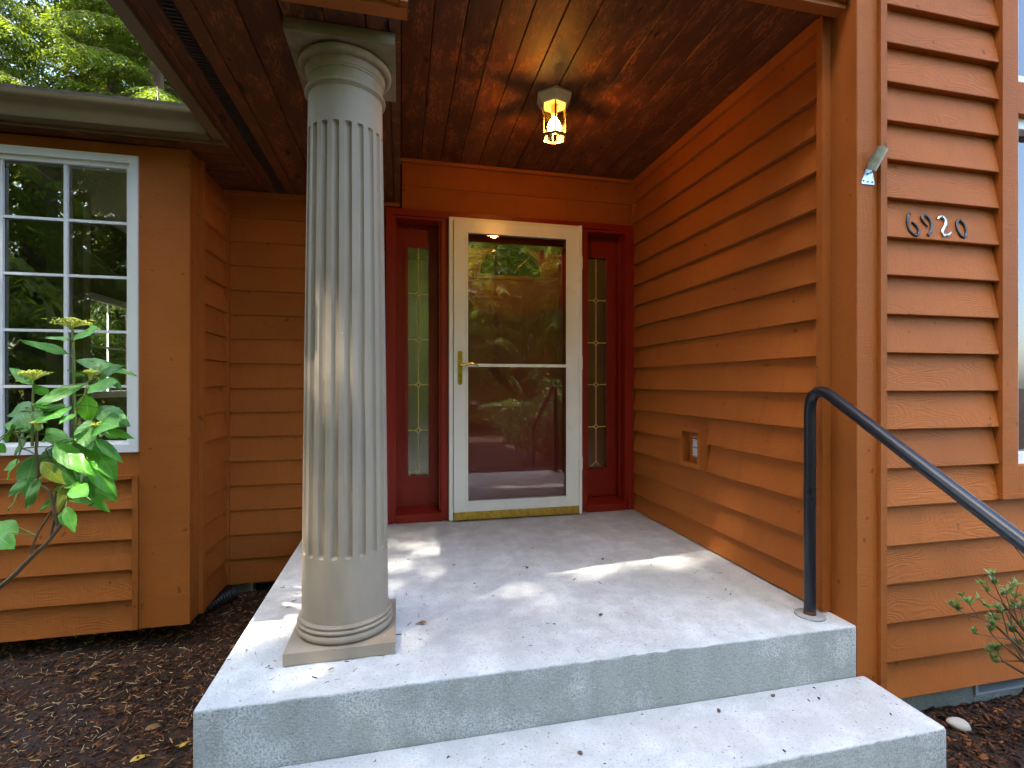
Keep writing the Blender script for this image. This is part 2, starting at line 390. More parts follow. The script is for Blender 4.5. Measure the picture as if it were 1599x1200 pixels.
# ------------------------------------------------------------------ concrete porch and step
porch = thing('concrete_porch', 'pale grey concrete porch slab with one broad step below it', 'porch', (.57, 1.57, -.42))
def slab(name, x0, x1, y0, y1, z0, z1):
    bm = bmesh.new(); bbox(bm, x0, x1, y0, y1, z0, z1)
    bmesh.ops.subdivide_edges(bm, edges=[e for e in bm.edges if abs(e.verts[0].co.x-e.verts[1].co.x) > .5], cuts=110, use_grid_fill=True)
    bmesh.ops.bevel(bm, geom=[e for e in bm.edges if len(e.link_faces) == 2 and e.calc_face_angle(0) > 1], offset=.009, segments=2, profile=.5, affect='EDGES')
    for v in bm.verts:      # slightly worn arris
        if abs(v.co.y-y0) < .02 and v.co.z > z1-.02:
            k = .0009*math.sin(v.co.x*31)+.0012*math.sin(v.co.x*83+1)+.0034*random.random()**3+.0012; v.co.z -= k; v.co.y += k*.7
    me = tomesh(bm, name, smooth=60)
    return me
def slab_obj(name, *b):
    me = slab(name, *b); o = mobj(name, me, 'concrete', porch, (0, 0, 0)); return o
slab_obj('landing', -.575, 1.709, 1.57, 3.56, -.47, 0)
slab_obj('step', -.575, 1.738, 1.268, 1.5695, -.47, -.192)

# ------------------------------------------------------------------ house: walls and siding boards
house = thing('house', 'orange brown house with lapped cedar siding around the recessed entry', 'house', (.3, 3.4, -.42))
EXP = .1523
def board_mesh(length, h=.168, flat=1.0):
    """one wedge-shaped clapboard along local X, facing -Y; z=0 is its lower edge"""
    t = h/.168; a = .036*flat
    prof = [(-a+.0015, 0), (-a, .0025), (-.0085 - (a-.0085)*(1-t)*.0, h), (-.0005, h), (-.0105, 0)]
    return extrude_profile(prof, length)
def wall_boards(wall, x0, length, rotz, origin, z0, n, hlast=None, hide=lambda k: False, flat=1.0, EXP=EXP):
    """n boards: local X runs from `origin` along the direction given by rotz"""
    me = board_mesh(length, flat=flat); me.materials.append(M['siding']); top = None
    for k in range(n):
        if hide(k): continue
        m = me
        if k == n-1 and hlast:
            m = board_mesh(length, hlast, flat); m.materials.append(M['siding'])
        b = mobj('siding_board', m, None, wall, (origin[0], origin[1], z0 + k*EXP + random.uniform(-.0012, .0012)), (random.uniform(-.006, .006), random.uniform(-.0006, .0006), rotz))
# right-hand wall of the porch (faces -X), with the two-storey block behind it
def wallpart(name, bs):
    return boxes(name, bs, 'dark', house, (bs[0][0], bs[0][2], bs[0][4]), 0)
rw = wallpart('porch_side_wall', [(1.716, 1.90, 1.71, 3.56, -.30, 3.7)])
bm_ = board_mesh(3.395-1.722, .128, 1.18)          # cut lowest board standing on the slab
mobj('siding_board', bm_, 'siding', rw, (1.7155, 3.395, .006), (0, 0, R(-90)))
me_n = 15
wall_boards(rw, 0, 3.395-1.722, R(-90), (1.7155, 3.395), .127, me_n, .165, flat=1.18)
fw = wallpart('front_wall', [(1.716, 5.6, 1.602, 1.69, -.30, .47), (1.716, 2.44, 1.602, 1.69, .47, 3.72), (3.62, 5.6, 1.602, 1.69, .47, 3.72), (2.44, 3.62, 1.602, 1.69, 2.055, 2.17), (2.44, 3.62, 1.602, 1.69, 3.5, 3.72), (5.45, 5.6, 1.69, 8, -.3, 3.72)])
Z0F = -.306; EF = .1504
wall_boards(fw, 0, 3.7, 0, (1.8345, 1.6018), Z0F, 5, EXP=EF, flat=1.1)
wall_boards(fw, 0, .578, 0, (1.8345, 1.6018), Z0F + 5*EF, 21, EXP=EF, flat=1.1)
wall_boards(fw, 0, 1.8, 0, (3.74, 1.6018), Z0F + 5*EF, 21, EXP=EF, flat=1.1)
# door wall: left of the door, above the door
dw = wallpart('entry_wall', [(-1.09, -.095, 3.4215, 3.56, -.27, 2.62), (-.095, 1.716, 3.4215, 3.56, 2.092, 2.62)])
wall_boards(dw, 0, .937, 0, (-1.033, 3.421), -.318, 16, .15, flat=.85)
for i, (zz, hh) in enumerate(((2.094, .168), (2.252, .163))):
    mobj('siding_board', board_mesh(1.654, hh, .75), 'siding', dw, (.012, 3.421, zz))
# bay: side return facing +X, front below and around the window
bs_ = wallpart('bay_side_wall', [(-1.20, -1.0785, 2.885, 3.415, -.30, 2.16)])
wall_boards(bs_, 0, .392, R(90), (-1.078, 3.006), -.308, 16, .15)
bf = wallpart('bay_front_wall', [(-2.62, -1.09, 2.887, 2.99, -.30, .585), (-1.285, -1.09, 2.887, 2.99, .585, 2.18), (-2.62, -2.459, 2.887, 2.99, .585, 2.18), (-2.459, -1.285, 2.887, 2.99, 2.07, 2.18), (-2.62, -1.07, 2.99, 3.42, -.30, -.24)])
wall_boards(bf, 0, 1.134, 0, (-2.447, 2.8868), -.310, 5, .142)
# left outer wall of the house with the interior's far window
lw = wallpart('left_side_wall', [(-2.70, -2.62, 2.93, 4.80, -.30, 2.6), (-2.70, -2.62, 5.75, 7.6, -.30, 2.6), (-2.70, -2.62, 4.80, 5.75, -.30, .80), (-2.70, -2.62, 4.80, 5.75, 1.72, 2.6), (-2.70, 1.8, 7.5, 7.6, -.3, 3.0)])
# corner boards and strips
box('corner_board', -1.284, -1.056, 2.858, 2.8845, -.308, 2.128, 'trim', house)
box('corner_board', -1.0855, -1.0535, 2.886, 2.968, -.304, 2.126, 'trim', house)
box('corner_strip', -1.0775, -1.034, 2.970, 3.004, -.306, 2.126, 'trim', house)
box('corner_strip', -1.077, -1.035, 3.386, 3.420, -.318, 2.126, 'trim', house)
box('corner_board', 1.7075, 1.7155, 1.574, 1.688, -.010, 2.42, 'trim', house, .001)
box('corner_board', 1.7105, 1.803, 1.572, 1.6015, -.318, 3.70, 'trim', house)
box('corner_strip', 1.804, 1.8335, 1.556, 1.6012, -.312, 3.70, 'trim', house)
box('corner_strip', 1.6680, 1.7150, 1.690, 1.7205, .003, 2.42, 'trim', house)
box('corner_strip', 1.6675, 1.7150, 3.392, 3.4205, .003, 2.42, 'trim', house)
box('frieze_strip', 1.6705, 1.7147, 1.722, 3.395, 2.372, 2.426, 'trimy', house)
box('frieze_strip', .004, 1.666, 3.382, 3.3925, 2.404, 2.428, 'trimx', house)
box('frieze_strip', -1.034, -.004, 3.386, 3.4205, 2.102, 2.128, 'trimx', house)
box('frieze_board', -2.62, -1.2855, 2.862, 2.8865, 2.069, 2.128, 'trimx', house)
# apron below the bay window
box('apron_board', -2.459, -1.286, 2.862, 2.8865, .468, .583, 'trimx', house)
box('apron_strip', -2.447, -1.312, 2.842, 2.8615, .449, .469, 'trimx', house)
box('corner_strip', -1.311, -1.2855, 2.846, 2.8866, -.308, .467, 'trim', house)
box('corner_board', -2.62, -2.4605, 2.858, 2.8865, -.308, 2.128, 'trim', house)
# foundation, recessed behind the siding
boxes('foundation', [(-1.5, -.93, 3.46, 3.66, -.6, -.271), (-2.62, -1.501, 3.62, 3.80, -.6, -.271), (-.93, -.576, 3.58, 3.66, -.6, -.271)], 'foundation', house, (-1.3, 3.47, -.6), .003)
boxes('foundation', [(1.742, 2.345, 1.612, 1.80, -.6, -.3005), (2.72, 5.6, 1.612, 1.80, -.6, -.3005), (2.346, 2.719, 1.612, 1.80, -.6, -.378), (2.346, 2.719, 1.76, 1.80, -.378, -.3005)], 'foundation', house, (1.742, 1.612, -.6), .003)
def vent(x0, x1, y, z0, z1, back):
    v = boxes('foundation_vent', [(x0, x0+.014, y, y+back, z0, z1), (x1-.014, x1, y, y+back, z0, z1), (x0+.014, x1-.014, y, y+back, z0, z0+.010)], 'grey', house, (x0, y, z0), .001)
    for k in range(3):
        boxes('louvre', [(x0+.015, x1-.015, y+back*.55+k*.012, y+back*.55+k*.012+.004, z0+.012+k*.022, z0+.028+k*.022)], 'ventdark', v, (x0, y, z0+.02*k), 0)
vent(2.347, 2.718, 1.604, -.3775, -.302, .12)
vent(-.929, -.60, 3.452, -.415, -.273, .10)

# ------------------------------------------------------------------ ceiling, soffit, beams
cl = boxes('porch_ceiling', [(.002, 1.71, 1.66, 3.42, 2.452, 2.47)], 'dark', house, (.002, 1.66, 2.452), 0)
def tg_board(width, length, t=.018):
    g_ = .0045
    prof = [(0.0006, t), (0.0006, g_*1.2), (g_, 0), (width-g_, 0), (width-.0006, g_*1.2), (width-.0006, t)]
    return extrude_profile(prof, length)
bwid = (1.6825-.004)/13
tm = tg_board(bwid, 3.394-1.665); tm.materials.append(M['ceil'])
for k in range(13):      # boards run from front to back
    mobj('ceiling_board', tm, None, cl, (.004+bwid*(k+1), 1.665, 2.430+random.uniform(-.0008, .0008)), (0, 0, R(90)))
sf = boxes('soffit', [(-.845, -.002, 1.66, 3.42, 2.152, 2.17)], 'dark', house, (-.845, 1.66, 2.152), 0)
for x0, x1 in ((-.845, -.806), (-.803, -.748), (-.702, -.640), (-.639, -.508), (-.507, -.378), (-.377, -.246), (-.245, -.114), (-.113, -.040)):
    mobj('soffit_board', tg_board(x1-x0, 3.394-1.662), 'soffit', sf, (x1, 1.662, (2.140 if x0 == -.845 else 2.130)+random.uniform(-.001, .001)), (0, 0, R(90)))
box('soffit_board', -.036, .0015, 1.662, 3.394, 2.1293, 2.149, 'soffit', sf)
vlist = [(-.7475, -.7465, 1.664, 3.394, 2.132, 2.15), (-.7035, -.7025, 1.664, 3.394, 2.132, 2.15)]
yy = 1.668
while yy < 3.39:
    vlist += [(-.7464, -.7036, yy, yy+.0075, 2.134, 2.139)]; yy += .019
vlist += [(-.734, -.730, 1.664, 3.39, 2.1395, 2.143), (-.720, -.716, 1.664, 3.39, 2.1395, 2.143)]
boxes('soffit_vent', vlist, 'ventdark', sf, (-.7475, 1.664, 2.132), 0)
boxes('beam_side', [(-.018, .0015, 1.662, 3.42, 2.1495, 2.4285)], 'soffit', house, (-.018, 1.662, 2.1495), 0)
# soffit boards of the main eave beyond the bay's corner
for k in range(6):
    mobj('soffit_board', tg_board(.108, .235), 'soffit', sf, (-1.080, 2.785+.109*k, 2.134), (0, 0, 0))
box('soffit_board', -2.95, -1.082, 2.786, 2.8575, 2.132, 2.15, 'soffit', sf)
# front beams and gable face
box('beam_face', -.86, .022, 1.612, 1.6605, 2.112, 2.30, 'trimx', house)
box('beam_face', -.86, -.006, 1.588, 1.6115, 2.125, 2.62, 'trimx', house)
box('beam_face', -.001, .024, 1.586, 1.6115, 2.118, 2.62, 'trim', house)
box('beam_face', .0245, 1.7005, 1.612, 1.6605, 2.392, 2.62, 'trimx', house)
box('beam_face', .0245, 1.7005, 1.596, 1.6115, 2.415, 2.62, 'trimx', house)
gb = bmesh.new()
gv = [gb.verts.new(p) for p in ((-.86, 1.615, 2.301), (1.71, 1.615, 2.6205), (1.71, 1.615, 3.25), (-.86, 1.615, 2.3105), (-.86, 1.655, 2.301), (1.71, 1.655, 2.6205), (1.71, 1.655, 3.25), (-.86, 1.655, 2.3105))]
for f in ((0,1,2,3),(7,6,5,4),(0,4,5,1),(1,5,6,2),(2,6,7,3),(3,7,4,0)): gb.faces.new([gv[i] for i in f])
mobj('gable_face', tomesh(gb, 'gable'), 'siding', house)
# fascia and gutters
box('fascia', -.858, -.8455, 1.40, 2.785, 2.124, 2.27, 'gutter', house)
box('fascia', -3.0, -.8445, 2.768, 2.7855, 2.136, 2.27, 'gutter', house)
K = [(0, 0), (-.060, 0), (-.064, .012), (-.066, .040), (-.074, .062), (-.090, .078), (-.094, .092), (-.094, .108), (-.088, .110), (-.086, .104), (-.078, .100), (-.062, .080), (-.055, .040), (-.052, .010), (-.004, .008), (-.004, .104), (0, .104)]
def gutter(length, loc, rotz):
    m = extrude_profile(K, length, smooth=30); o = mobj('gutter', m, 'gutter', house, loc, (0, 0, rotz))
gutter(2.10, (-3.03, 2.7675, 2.149), 0)
gutter(1.36, (-.8585, 2.76, 2.152), R(-90))
# roofs
def roof_sheet(name, a, b, c, d, t=.03, jag=0):
    bm = bmesh.new(); A, B, Cc, Dd = map(Vector, (a, b, c, d)); n = (B-A).cross(Dd-A).normalized()
    if n.z < 0: n = -n
    N = 60; lo = []; hi = []
    for i in range(N+1):
        k = Vector((0, 0, 0)) if not jag else (A-Dd).normalized()*random.uniform(-jag, jag)
        lo.append(A.lerp(B, i/N)+k); hi.append(Dd.lerp(Cc, i/N))
    l0 = [bm.verts.new(p) for p in lo]; h0 = [bm.verts.new(p) for p in hi]
    l1 = [bm.verts.new(p+n*(t+(random.uniform(-.003, .003) if jag else 0))) for p in lo]; h1 = [bm.verts.new(p+n*t) for p in hi]
    for i in range(N):
        bm.faces.new((l0[i], l0[i+1], h0[i+1], h0[i])); bm.faces.new((l1[i], l1[i+1], h1[i+1], h1[i]))
        bm.faces.new((l0[i], l0[i+1], l1[i+1], l1[i])); bm.faces.new((h0[i], h0[i+1], h1[i+1], h1[i]))
    bm.faces.new((l0[0], h0[0], h1[0], l1[0])); bm.faces.new((l0[N], h0[N], h1[N], l1[N]))
    return mobj(name, tomesh(bm, name), 'shingle', house)
roof_sheet('roof', (-3.05, 2.70, 2.262), (-.93, 2.70, 2.262), (-.93, 5.2, 3.05), (-3.05, 5.2, 3.05), .022, .010)
roof_sheet('roof', (-.93, 3.45, 2.50), (1.72, 3.45, 2.50), (1.72, 5.2, 3.05), (-.93, 5.2, 3.05), .02)
roof_sheet('roof', (-3.05, 5.2, 3.05), (1.72, 5.2, 3.05), (1.72, 7.9, 2.35), (-3.05, 7.9, 2.35), .02)
roof_sheet('roof', (-.915, 1.42, 2.27), (-.915, 4.4, 2.27), (1.71, 4.4, 3.30), (-.915+2.625, 1.42, 3.30), .025, .006)
roof_sheet('roof', (1.45, 1.30, 3.72), (5.9, 1.30, 3.72), (5.9, 5, 5.0), (1.45, 5, 5.0), .03)
roof_sheet('roof', (1.45, 5, 5.0), (5.9, 5, 5.0), (5.9, 8.4, 3.8), (1.45, 8.4, 3.8), .03)
# rooms behind the glass
boxes('interior_wall', [(-2.6195, 1.715, 3.42, 7.49, 2.40, 2.44), (-2.6195, 1.715, 3.72, 7.49, -.27, -.10), (-.16, -.10, 3.57, 7.49, -.1, 2.399), (-2.6195, -.161, 7.40, 7.49, -.1, 2.399), (-2.6195, -2.38, 4.45, 4.55, -.1, 2.399), (-2.6195, -1.09, 2.995, 3.419, 2.19, 2.20)], 'plaster', house, (-2.6, 3.4, -.27), 0)
boxes('hall_wall', [(-.0995, 1.715, 6.0, 6.1, -.1, 2.399), (1.70, 1.716, 3.565, 6.0, -.1, 2.399)], 'dark', house, (-.1, 6, -.1), 0)
fwn = boxes('far_window', [(-2.635, -2.605, 4.80, 4.86, .80, 1.72), (-2.635, -2.605, 5.69, 5.75, .80, 1.72), (-2.635, -2.605, 4.86, 5.69, .80, .86), (-2.635, -2.605, 4.86, 5.69, 1.66, 1.72), (-2.628, -2.614, 5.27, 5.285, .86, 1.66), (-2.628, -2.614, 4.86, 5.27, 1.25, 1.265), (-2.628, -2.614, 5.285, 5.69, 1.25, 1.265)], 'vinyl', house, (-2.62, 4.8, .8), .001)

# ------------------------------------------------------------------ bay window
bw = boxes('bay_window', [(-1.322, -1.2855, 2.846, 2.93, .584, 2.068), (-2.458, -2.422, 2.846, 2.93, .584, 2.068), (-2.422, -1.322, 2.846, 2.93, .584, .624), (-2.422, -1.322, 2.846, 2.93, 2.030, 2.068)], 'vinyl', house, (-2.458, 2.846, .584), .003)
boxes('window_frame', [(-1.340, -1.323, 2.862, 2.92, .6245, 2.0295), (-2.4215, -2.404, 2.862, 2.92, .6245, 2.0295), (-2.404, -1.340, 2.862, 2.92, .6245, .640), (-2.404, -1.340, 2.862, 2.92, 2.006, 2.0295)], 'vinyl', bw, (-2.4215, 2.862, .6245), .002)
cx = [-2.404+i*.266 for i in range(5)]; cz = [.640+i*(2.006-.640)/5 for i in range(6)]
pm = bmesh.new(); bbox(pm, .001, .265, 0, .004, .001, (2.006-.640)/5-.001); pm = tomesh(pm, 'pane'); pm.materials.append(M['glass'])
for i in range(4):
    for j in range(5): mobj('pane', pm, None, bw, (cx[i], 2.884, cz[j]))
for x in cx[1:-1]: box('muntin', x-.0080, x+.0080, 2.868, 2.8825, .6405, 2.0055, 'vinyl', bw, .003)
for z in cz[1:-1]:
    boxes('muntin', [(a+.0085 if i else a, b-.0085 if i < 3 else b, 2.8695, 2.8815, z-.0065, z+.0065) for i, (a, b) in enumerate(zip(cx, cx[1:]))], 'vinyl', bw, (cx[0], 2.8695, z), .002)
# windows of the right-hand block
def rwin(z0, z1):
    wv = boxes('side_window', [(2.50, 2.545, 1.580, 1.66, z0, z1), (3.515, 3.56, 1.580, 1.66, z0, z1), (2.545, 3.515, 1.580, 1.66, z0, z0+.045), (2.545, 3.515, 1.580, 1.66, z1-.045, z1)], 'vinyl', house, (2.50, 1.58, z0), .003)
    box('pane', 2.5455, 3.5145, 1.625, 1.63, z0+.0455, z1-.0455, 'glass', wv, 0)
    box('blind', 2.546, 3.514, 1.66, 1.664, z0, z1, 'vinyl', wv, 0)
rwin(.588, 2.048); rwin(2.182, 3.48)
for x0, x1, z0, z1 in ((2.415, 2.499, .472, 3.60), (3.561, 3.645, .472, 3.60)): box('window_casing', x0, x1, 1.552, 1.6015, z0, z1, 'trim', house)
for z0, z1 in ((.472, .586), (2.050, 2.180), (3.482, 3.6)): box('window_casing', 2.4995, 3.5605, 1.553, 1.6013, z0, z1, 'trimx', house)
box('window_casing', 2.407, 3.652, 1.546, 1.6008, .452, .4715, 'trimx', house)

# ------------------------------------------------------------------ entry: red frame, sidelights, door, storm door
fr = boxes('door_frame', [(-.092, -.046, 3.376, 3.42, .002, 2.090), (1.628, 1.676, 3.376, 3.42, .002, 2.090), (-.046, 1.628, 3.376, 3.42, 2.046, 2.090)], 'red', house, (-.092, 3.376, .002), .004)
for b6 in [(-.046, -.030, 3.385, 3.56, .004, 2.045), (1.612, 1.6275, 3.385, 3.56, .004, 2.045), (.272, .318, 3.386, 3.56, .004, 2.045), (1.268, 1.314, 3.386, 3.56, .004, 2.045), (-.030, .272, 3.388, 3.56, 2.028, 2.0455), (.318, 1.268, 3.388, 3.56, 2.028, 2.0455), (1.314, 1.612, 3.388, 3.56, 2.028, 2.0455)]: box('jamb', *b6, 'red', fr, .003)
for b6 in [(.258, .2715, 3.40, 3.43, .07, 2.027), (1.3145, 1.328, 3.40, 3.43, .07, 2.027), (-.0295, -.016, 3.46, 3.50, .07, 2.027), (1.598, 1.6115, 3.46, 3.50, .07, 2.027)]: box('jamb_stop', *b6, 'red', fr, .003)
def sill(x0, x1):
    m = extrude_profile([(0, 0), (0, .045), (.008, .052), (.15, .075), (.15, 0)], x1-x0)
    mobj('sill', m, 'red', fr, (x0, 3.372, .002))
sill(-.0295, .2715); sill(1.3145, 1.6115)
def sidelight(x0, x1, gx0, gx1):
    z0, z1, gz0, gz1, y = .078, 2.027, .286, 1.876, 3.525
    s = boxes('sidelight', [(x0, gx0, y, y+.04, z0, z1), (gx1, x1, y, y+.04, z0, z1), (gx0, gx1, y, y+.04, z0, gz0), (gx0, gx1, y, y+.04, gz1, z1)], 'red', house, (x0, y, z0), .001)
    b = .022
    for b6 in [(gx0-b, gx0+.002, y-.014, y-.0005, gz0-b, gz1+b), (gx1-.002, gx1+b, y-.014, y-.0005, gz0-b, gz1+b), (gx0+.0025, gx1-.0025, y-.014, y-.0005, gz0-b, gz0+.002), (gx0+.0025, gx1-.0025, y-.014, y-.0005, gz1-.002, gz1+b)]: box('moulding', *b6, 'red', s, .005)
    box('glass', gx0+.0005, gx1-.0005, y+.012, y+.017, gz0+.0005, gz1-.0005, 'obscure', s, 0)
    cxm = (gx0+gx1)/2; hw = (gx1-gx0)/2; bm = bmesh.new(); r = .0036
    def ln(a, b_, rr=r): tube_into(bm, [(a[0]-cxm, 0, a[1]), (b_[0]-cxm, 0, b_[1])], rr, 6)
    def cv(pts): tube_into(bm, [Vector((p[0]-cxm, 0, p[1])) for p in pts], r, 6)
    zs = [1.556, 1.236, .920, .602]; q = .024; prev = gz1
    for zc in zs:
        ln((cxm, prev), (cxm, zc+q)); prev = zc-q
        for sx in (-1, 1):
            if zc < 1.5 or True: ln((cxm+sx*q, zc), (cxm+sx*hw, zc))
            for sz in (-1, 1):
                cv([(cxm+sx*q*(1-t)**1.0*(1-.35*math.sin(math.pi*t)), zc+sz*q*t*(1-.35*math.sin(math.pi*t)) if False else zc+sz*q*(t)*(1-.35*math.sin(math.pi*t))) for t in (0, .25, .5, .75, 1)])
    ln((cxm, prev), (cxm, gz0+.055))
    for sx in (-1, 1):
        cv([(cxm+sx*hw*.95*(t**1.5), gz0+.055*(1-t)+.002) for t in (0, .2, .4, .6, .8, 1)])
    mobj('brass_came', tomesh(bm, 'came', smooth=60), 'came', s, (cxm, y+.0095, 0))
sidelight(-.0295, .2715, .050, .196)
sidelight(1.3145, 1.6115, 1.366, 1.524)
# panelled red front door with an arched light
bm = bmesh.new(); dx0, dx1, y = .322, 1.264, 3.50
fd = box('front_door', .3185, 1.2675, 3.505, 3.55, .03, 2.027, 'redlifted', house, .001)
for x0, x1 in ((.44, .73), (.86, 1.15)):
    for z0, z1 in ((.30, .82), (.98, 1.56)):
        boxes('door_panel', [(x0, x0+.018, 3.497, 3.5045, z0, z1), (x1-.018, x1, 3.497, 3.5045, z0, z1), (x0+.018, x1-.018, 3.497, 3.5045, z0, z0+.018), (x0+.018, x1-.018, 3.497, 3.5045, z1-.018, z1), (x0+.04, x1-.04, 3.499, 3.5045, z0+.04, z1-.04)], 'redlifted', fd, (x0, 3.497, z0), .003)
def arc_band(r0, r1, y0, y1, zb, n=28):
    bm = bmesh.new(); rows = []
    for i in range(n+1):
        a = math.pi*i/n; c, s = math.cos(a), math.sin(a)
        rows.append([bm.verts.new((r*c, yv, r*s)) for r, yv in ((r0, y0), (r1, y0), (r1, y1), (r0, y1))])
    for a, b in zip(rows, rows[1:]):
        for k in range(4): bm.faces.new((a[k], a[(k+1) % 4], b[(k+1) % 4], b[k]))
    bm.faces.new(rows[0]); bm.faces.new(rows[-1][::-1])
    if zb: bbox(bm, -r1, r1, y0, y1, -zb, -.0005)
    return tomesh(bm, 'arc', smooth=40)
mobj('fanlight_moulding', arc_band(.222, .25, 3.49-3.5, .0045, .028), 'redlifted', fd, (.775, 3.5, 1.705))
fl = bmesh.new(); cvv = [fl.verts.new((.221*math.cos(math.pi*i/28), 0, .221*math.sin(math.pi*i/28))) for i in range(29)]; fl.faces.new(cvv)
bmesh.ops.solidify(fl, geom=fl.faces[:], thickness=.004)
M['fan'] = glass('fanlight glass', (.30, .28, .20), 2.2, 1.7, .06)
mobj('fanlight', tomesh(fl, 'fan'), 'fan', fd, (.775, 3.4985, 1.705))
fb = bmesh.new()
for a in (45, 90, 135): tube_into(fb, [(.06*math.cos(R(a)), 0, .06*math.sin(R(a))), (.22*math.cos(R(a)), 0, .22*math.sin(R(a)))], .002, 6)
tube_into(fb, [(.06*math.cos(math.pi*i/10), 0, .06*math.sin(math.pi*i/10)) for i in range(11)], .002, 6)
mobj('brass_came', tomesh(fb, 'fanbars', smooth=60), 'brass', fd, (.775, 3.4915, 1.705))
box('threshold', .319, 1.267, 3.366, 3.50, .003, .028, 'brassdull', house)
# storm door: outer frame, leaf, glass, crossbar, sweep, handle, hinge rail
sdz = boxes('storm_door', [(.320, .346, 3.352, 3.385, .006, 2.050), (1.240, 1.266, 3.352, 3.385, .006, 2.050), (.346, 1.240, 3.352, 3.385, 2.030, 2.050)], 'white', house, (.32, 3.352, .006), .002)
for b6 in [(.350, .432, 3.340, 3.372, .062, 2.026), (1.154, 1.236, 3.340, 3.372, .062, 2.026)]: box('stile', *b6, 'white', sdz, .004)
for b6 in [(.4323, 1.1537, 3.3405, 3.372, 1.946, 2.026), (.4323, 1.1537, 3.3405, 3.372, .062, .134)]: box('rail', *b6, 'white', sdz, .004)
for b6 in [(.4325, .446, 3.3345, 3.3400, .120, 1.960), (1.140, 1.1535, 3.3345, 3.3400, .120, 1.960), (.4462, 1.1398, 3.3345, 3.3400, .120, .1345), (.4462, 1.1398, 3.3345, 3.3400, 1.9455, 1.960)]: box('glazing_bead', *b6, 'white', sdz, .002)
box('glass', .4325, 1.1535, 3.352, 3.356, .1345, 1.0415, 'stormglass', sdz, 0)
box('glass', .4325, 1.1535, 3.352, 3.356, 1.0625, 1.9455, 'stormglass', sdz, 0)
box('crossbar', .4465, 1.1395, 3.334, 3.350, 1.042, 1.062, 'white', sdz, .004)
box('door_sweep', .352, 1.234, 3.332, 3.3395, .010, .0615, 'brassdull', sdz, .001)
box('hinge_rail', 1.2365, 1.2545, 3.326, 3.3515, .008, 2.046, 'white', sdz, .003)
for z in (.32, 1.03, 1.74): box('hinge', 1.232, 1.258, 3.322, 3.3255, z, z+.09, 'white', sdz, .001)
bm = bmesh.new()
pl = [(.017*math.cos(a), .115+.017*math.sin(a)-.017) for a in np.linspace(0, math.pi, 9)] + [(.017*math.cos(a), -.10+.017*math.sin(a)+.0) for a in np.linspace(math.pi, 2*math.pi, 9)]
va = [bm.verts.new((x, 0, z)) for x, z in pl]; vb = [bm.verts.new((x*.8, -.007, z*.97)) for x, z in pl]
for i in range(len(pl)): bm.faces.new((va[i], va[(i+1) % len(pl)], vb[(i+1) % len(pl)], vb[i]))
bm.faces.new(va); bm.faces.new(vb[::-1])
hd = mobj('handle', tomesh(bm, 'escutcheon'), 'brass', sdz, (.392, 3.3395, 1.035))
lv = bmesh.new(); tube_into(lv, [(0, -.004, .022), (0, -.02, .022), (0, -.034, .022)], [.013, .011, .012], 12)
tube_into(lv, smoothpath([(0, -.036, .022), (.03, -.040, .018), (.06, -.040, .026), (.095, -.040, .022), (.116, -.038, .008)], 5), [.010]*8+[.0085]*8+[.0075]*5, 10)
# handle and lever turn together: the lever is part of the same mesh
lm = tomesh(lv, 'lever', smooth=50); lm.materials.append(M['brass'])
bmj = bmesh.new(); bmj.from_mesh(hd.data); bmj.from_mesh(lm); bmj.to_mesh(hd.data); bmj.free()

# ------------------------------------------------------------------ fluted column
CX, CY = -.196, 1.93
col = thing('porch_column', 'round fluted taupe column on a square base at the porch edge', 'column', (CX, CY, .001))
def plinth(name, h, z0, z1, notch=False):
    bm = bmesh.new(); bbox(bm, -h, h, -h, h, 0, z1-z0)
    return mobj(name, tomesh(bm, name, bevel=.0025), 'taupe', col, (CX, CY, z0))
plinth('plinth', .179, .001, .040)
plinth('abacus', .1785, 2.088, 2.1285)
def ring(r, z, k, n=8, a0=-90, a1=90): return [(r+k*math.cos(R(a0+(a1-a0)*i/n)), z+k*math.sin(R(a0+(a1-a0)*i/n))) for i in range(n+1)]
prof = [(.150, 0)] + ring(.152, .0165, .0165) + [(.1655, .034)] + ring(.1615, .0405, .006) + [(.162, .048)] + ring(.1565, .0545, .006) + [(.157, .0615), (.1525, .063)]
mobj('base_moulding', lathe(prof, 72, 40), 'taupe', col, (CX, CY, .0403))
NF, zb, zt = 20, .103, 1.955
def rad(z): t = (z-zb)/(zt-zb); return .1515 - .0215*max(0, t)**1.25
f0, f1 = .325, 1.835
zs = sorted(set([zb, .14, .2, .26, .3] + [f0+.0022*i for i in range(-1, 9)] + list(np.linspace(f0+.03, f1-.03, 34)) + [f1-.0022*i for i in range(-1, 9)] + [1.86, 1.9, zt]))
na = NF*14; V = []; F = []
for z in zs:
    r0 = rad(z); fw_ = r0*math.pi/NF*.54
    e = min(z-f0, f1-z); wz = 0 if e <= 0 else (fw_*math.sqrt(max(0, 1-(1-e/fw_)**2)) if e < fw_ else fw_)
    for k in range(na):
        th = 2*math.pi*k/na; ph = ((k % 14)/14-.5)*2*math.pi/NF; s = abs(ph)*r0
        d = 0
        if wz > 0 and s < wz:
            d = .0125*math.sqrt(1-(s/fw_)**2) * min(1, wz/fw_*1.0)
        V.append(((r0-d)*math.cos(th), (r0-d)*math.sin(th), z-zb))
nz_ = len(zs)
for j in range(nz_-1):
    for k in range(na): F.append((j*na+k, j*na+(k+1) % na, (j+1)*na+(k+1) % na, (j+1)*na+k))
sm = rawmesh('shaft', V, F); sm.polygons.foreach_set('use_smooth', [True]*len(sm.polygons)); sm.set_sharp_from_angle(angle=R(38))
mobj('shaft', sm, 'taupe', col, (CX, CY, zb))
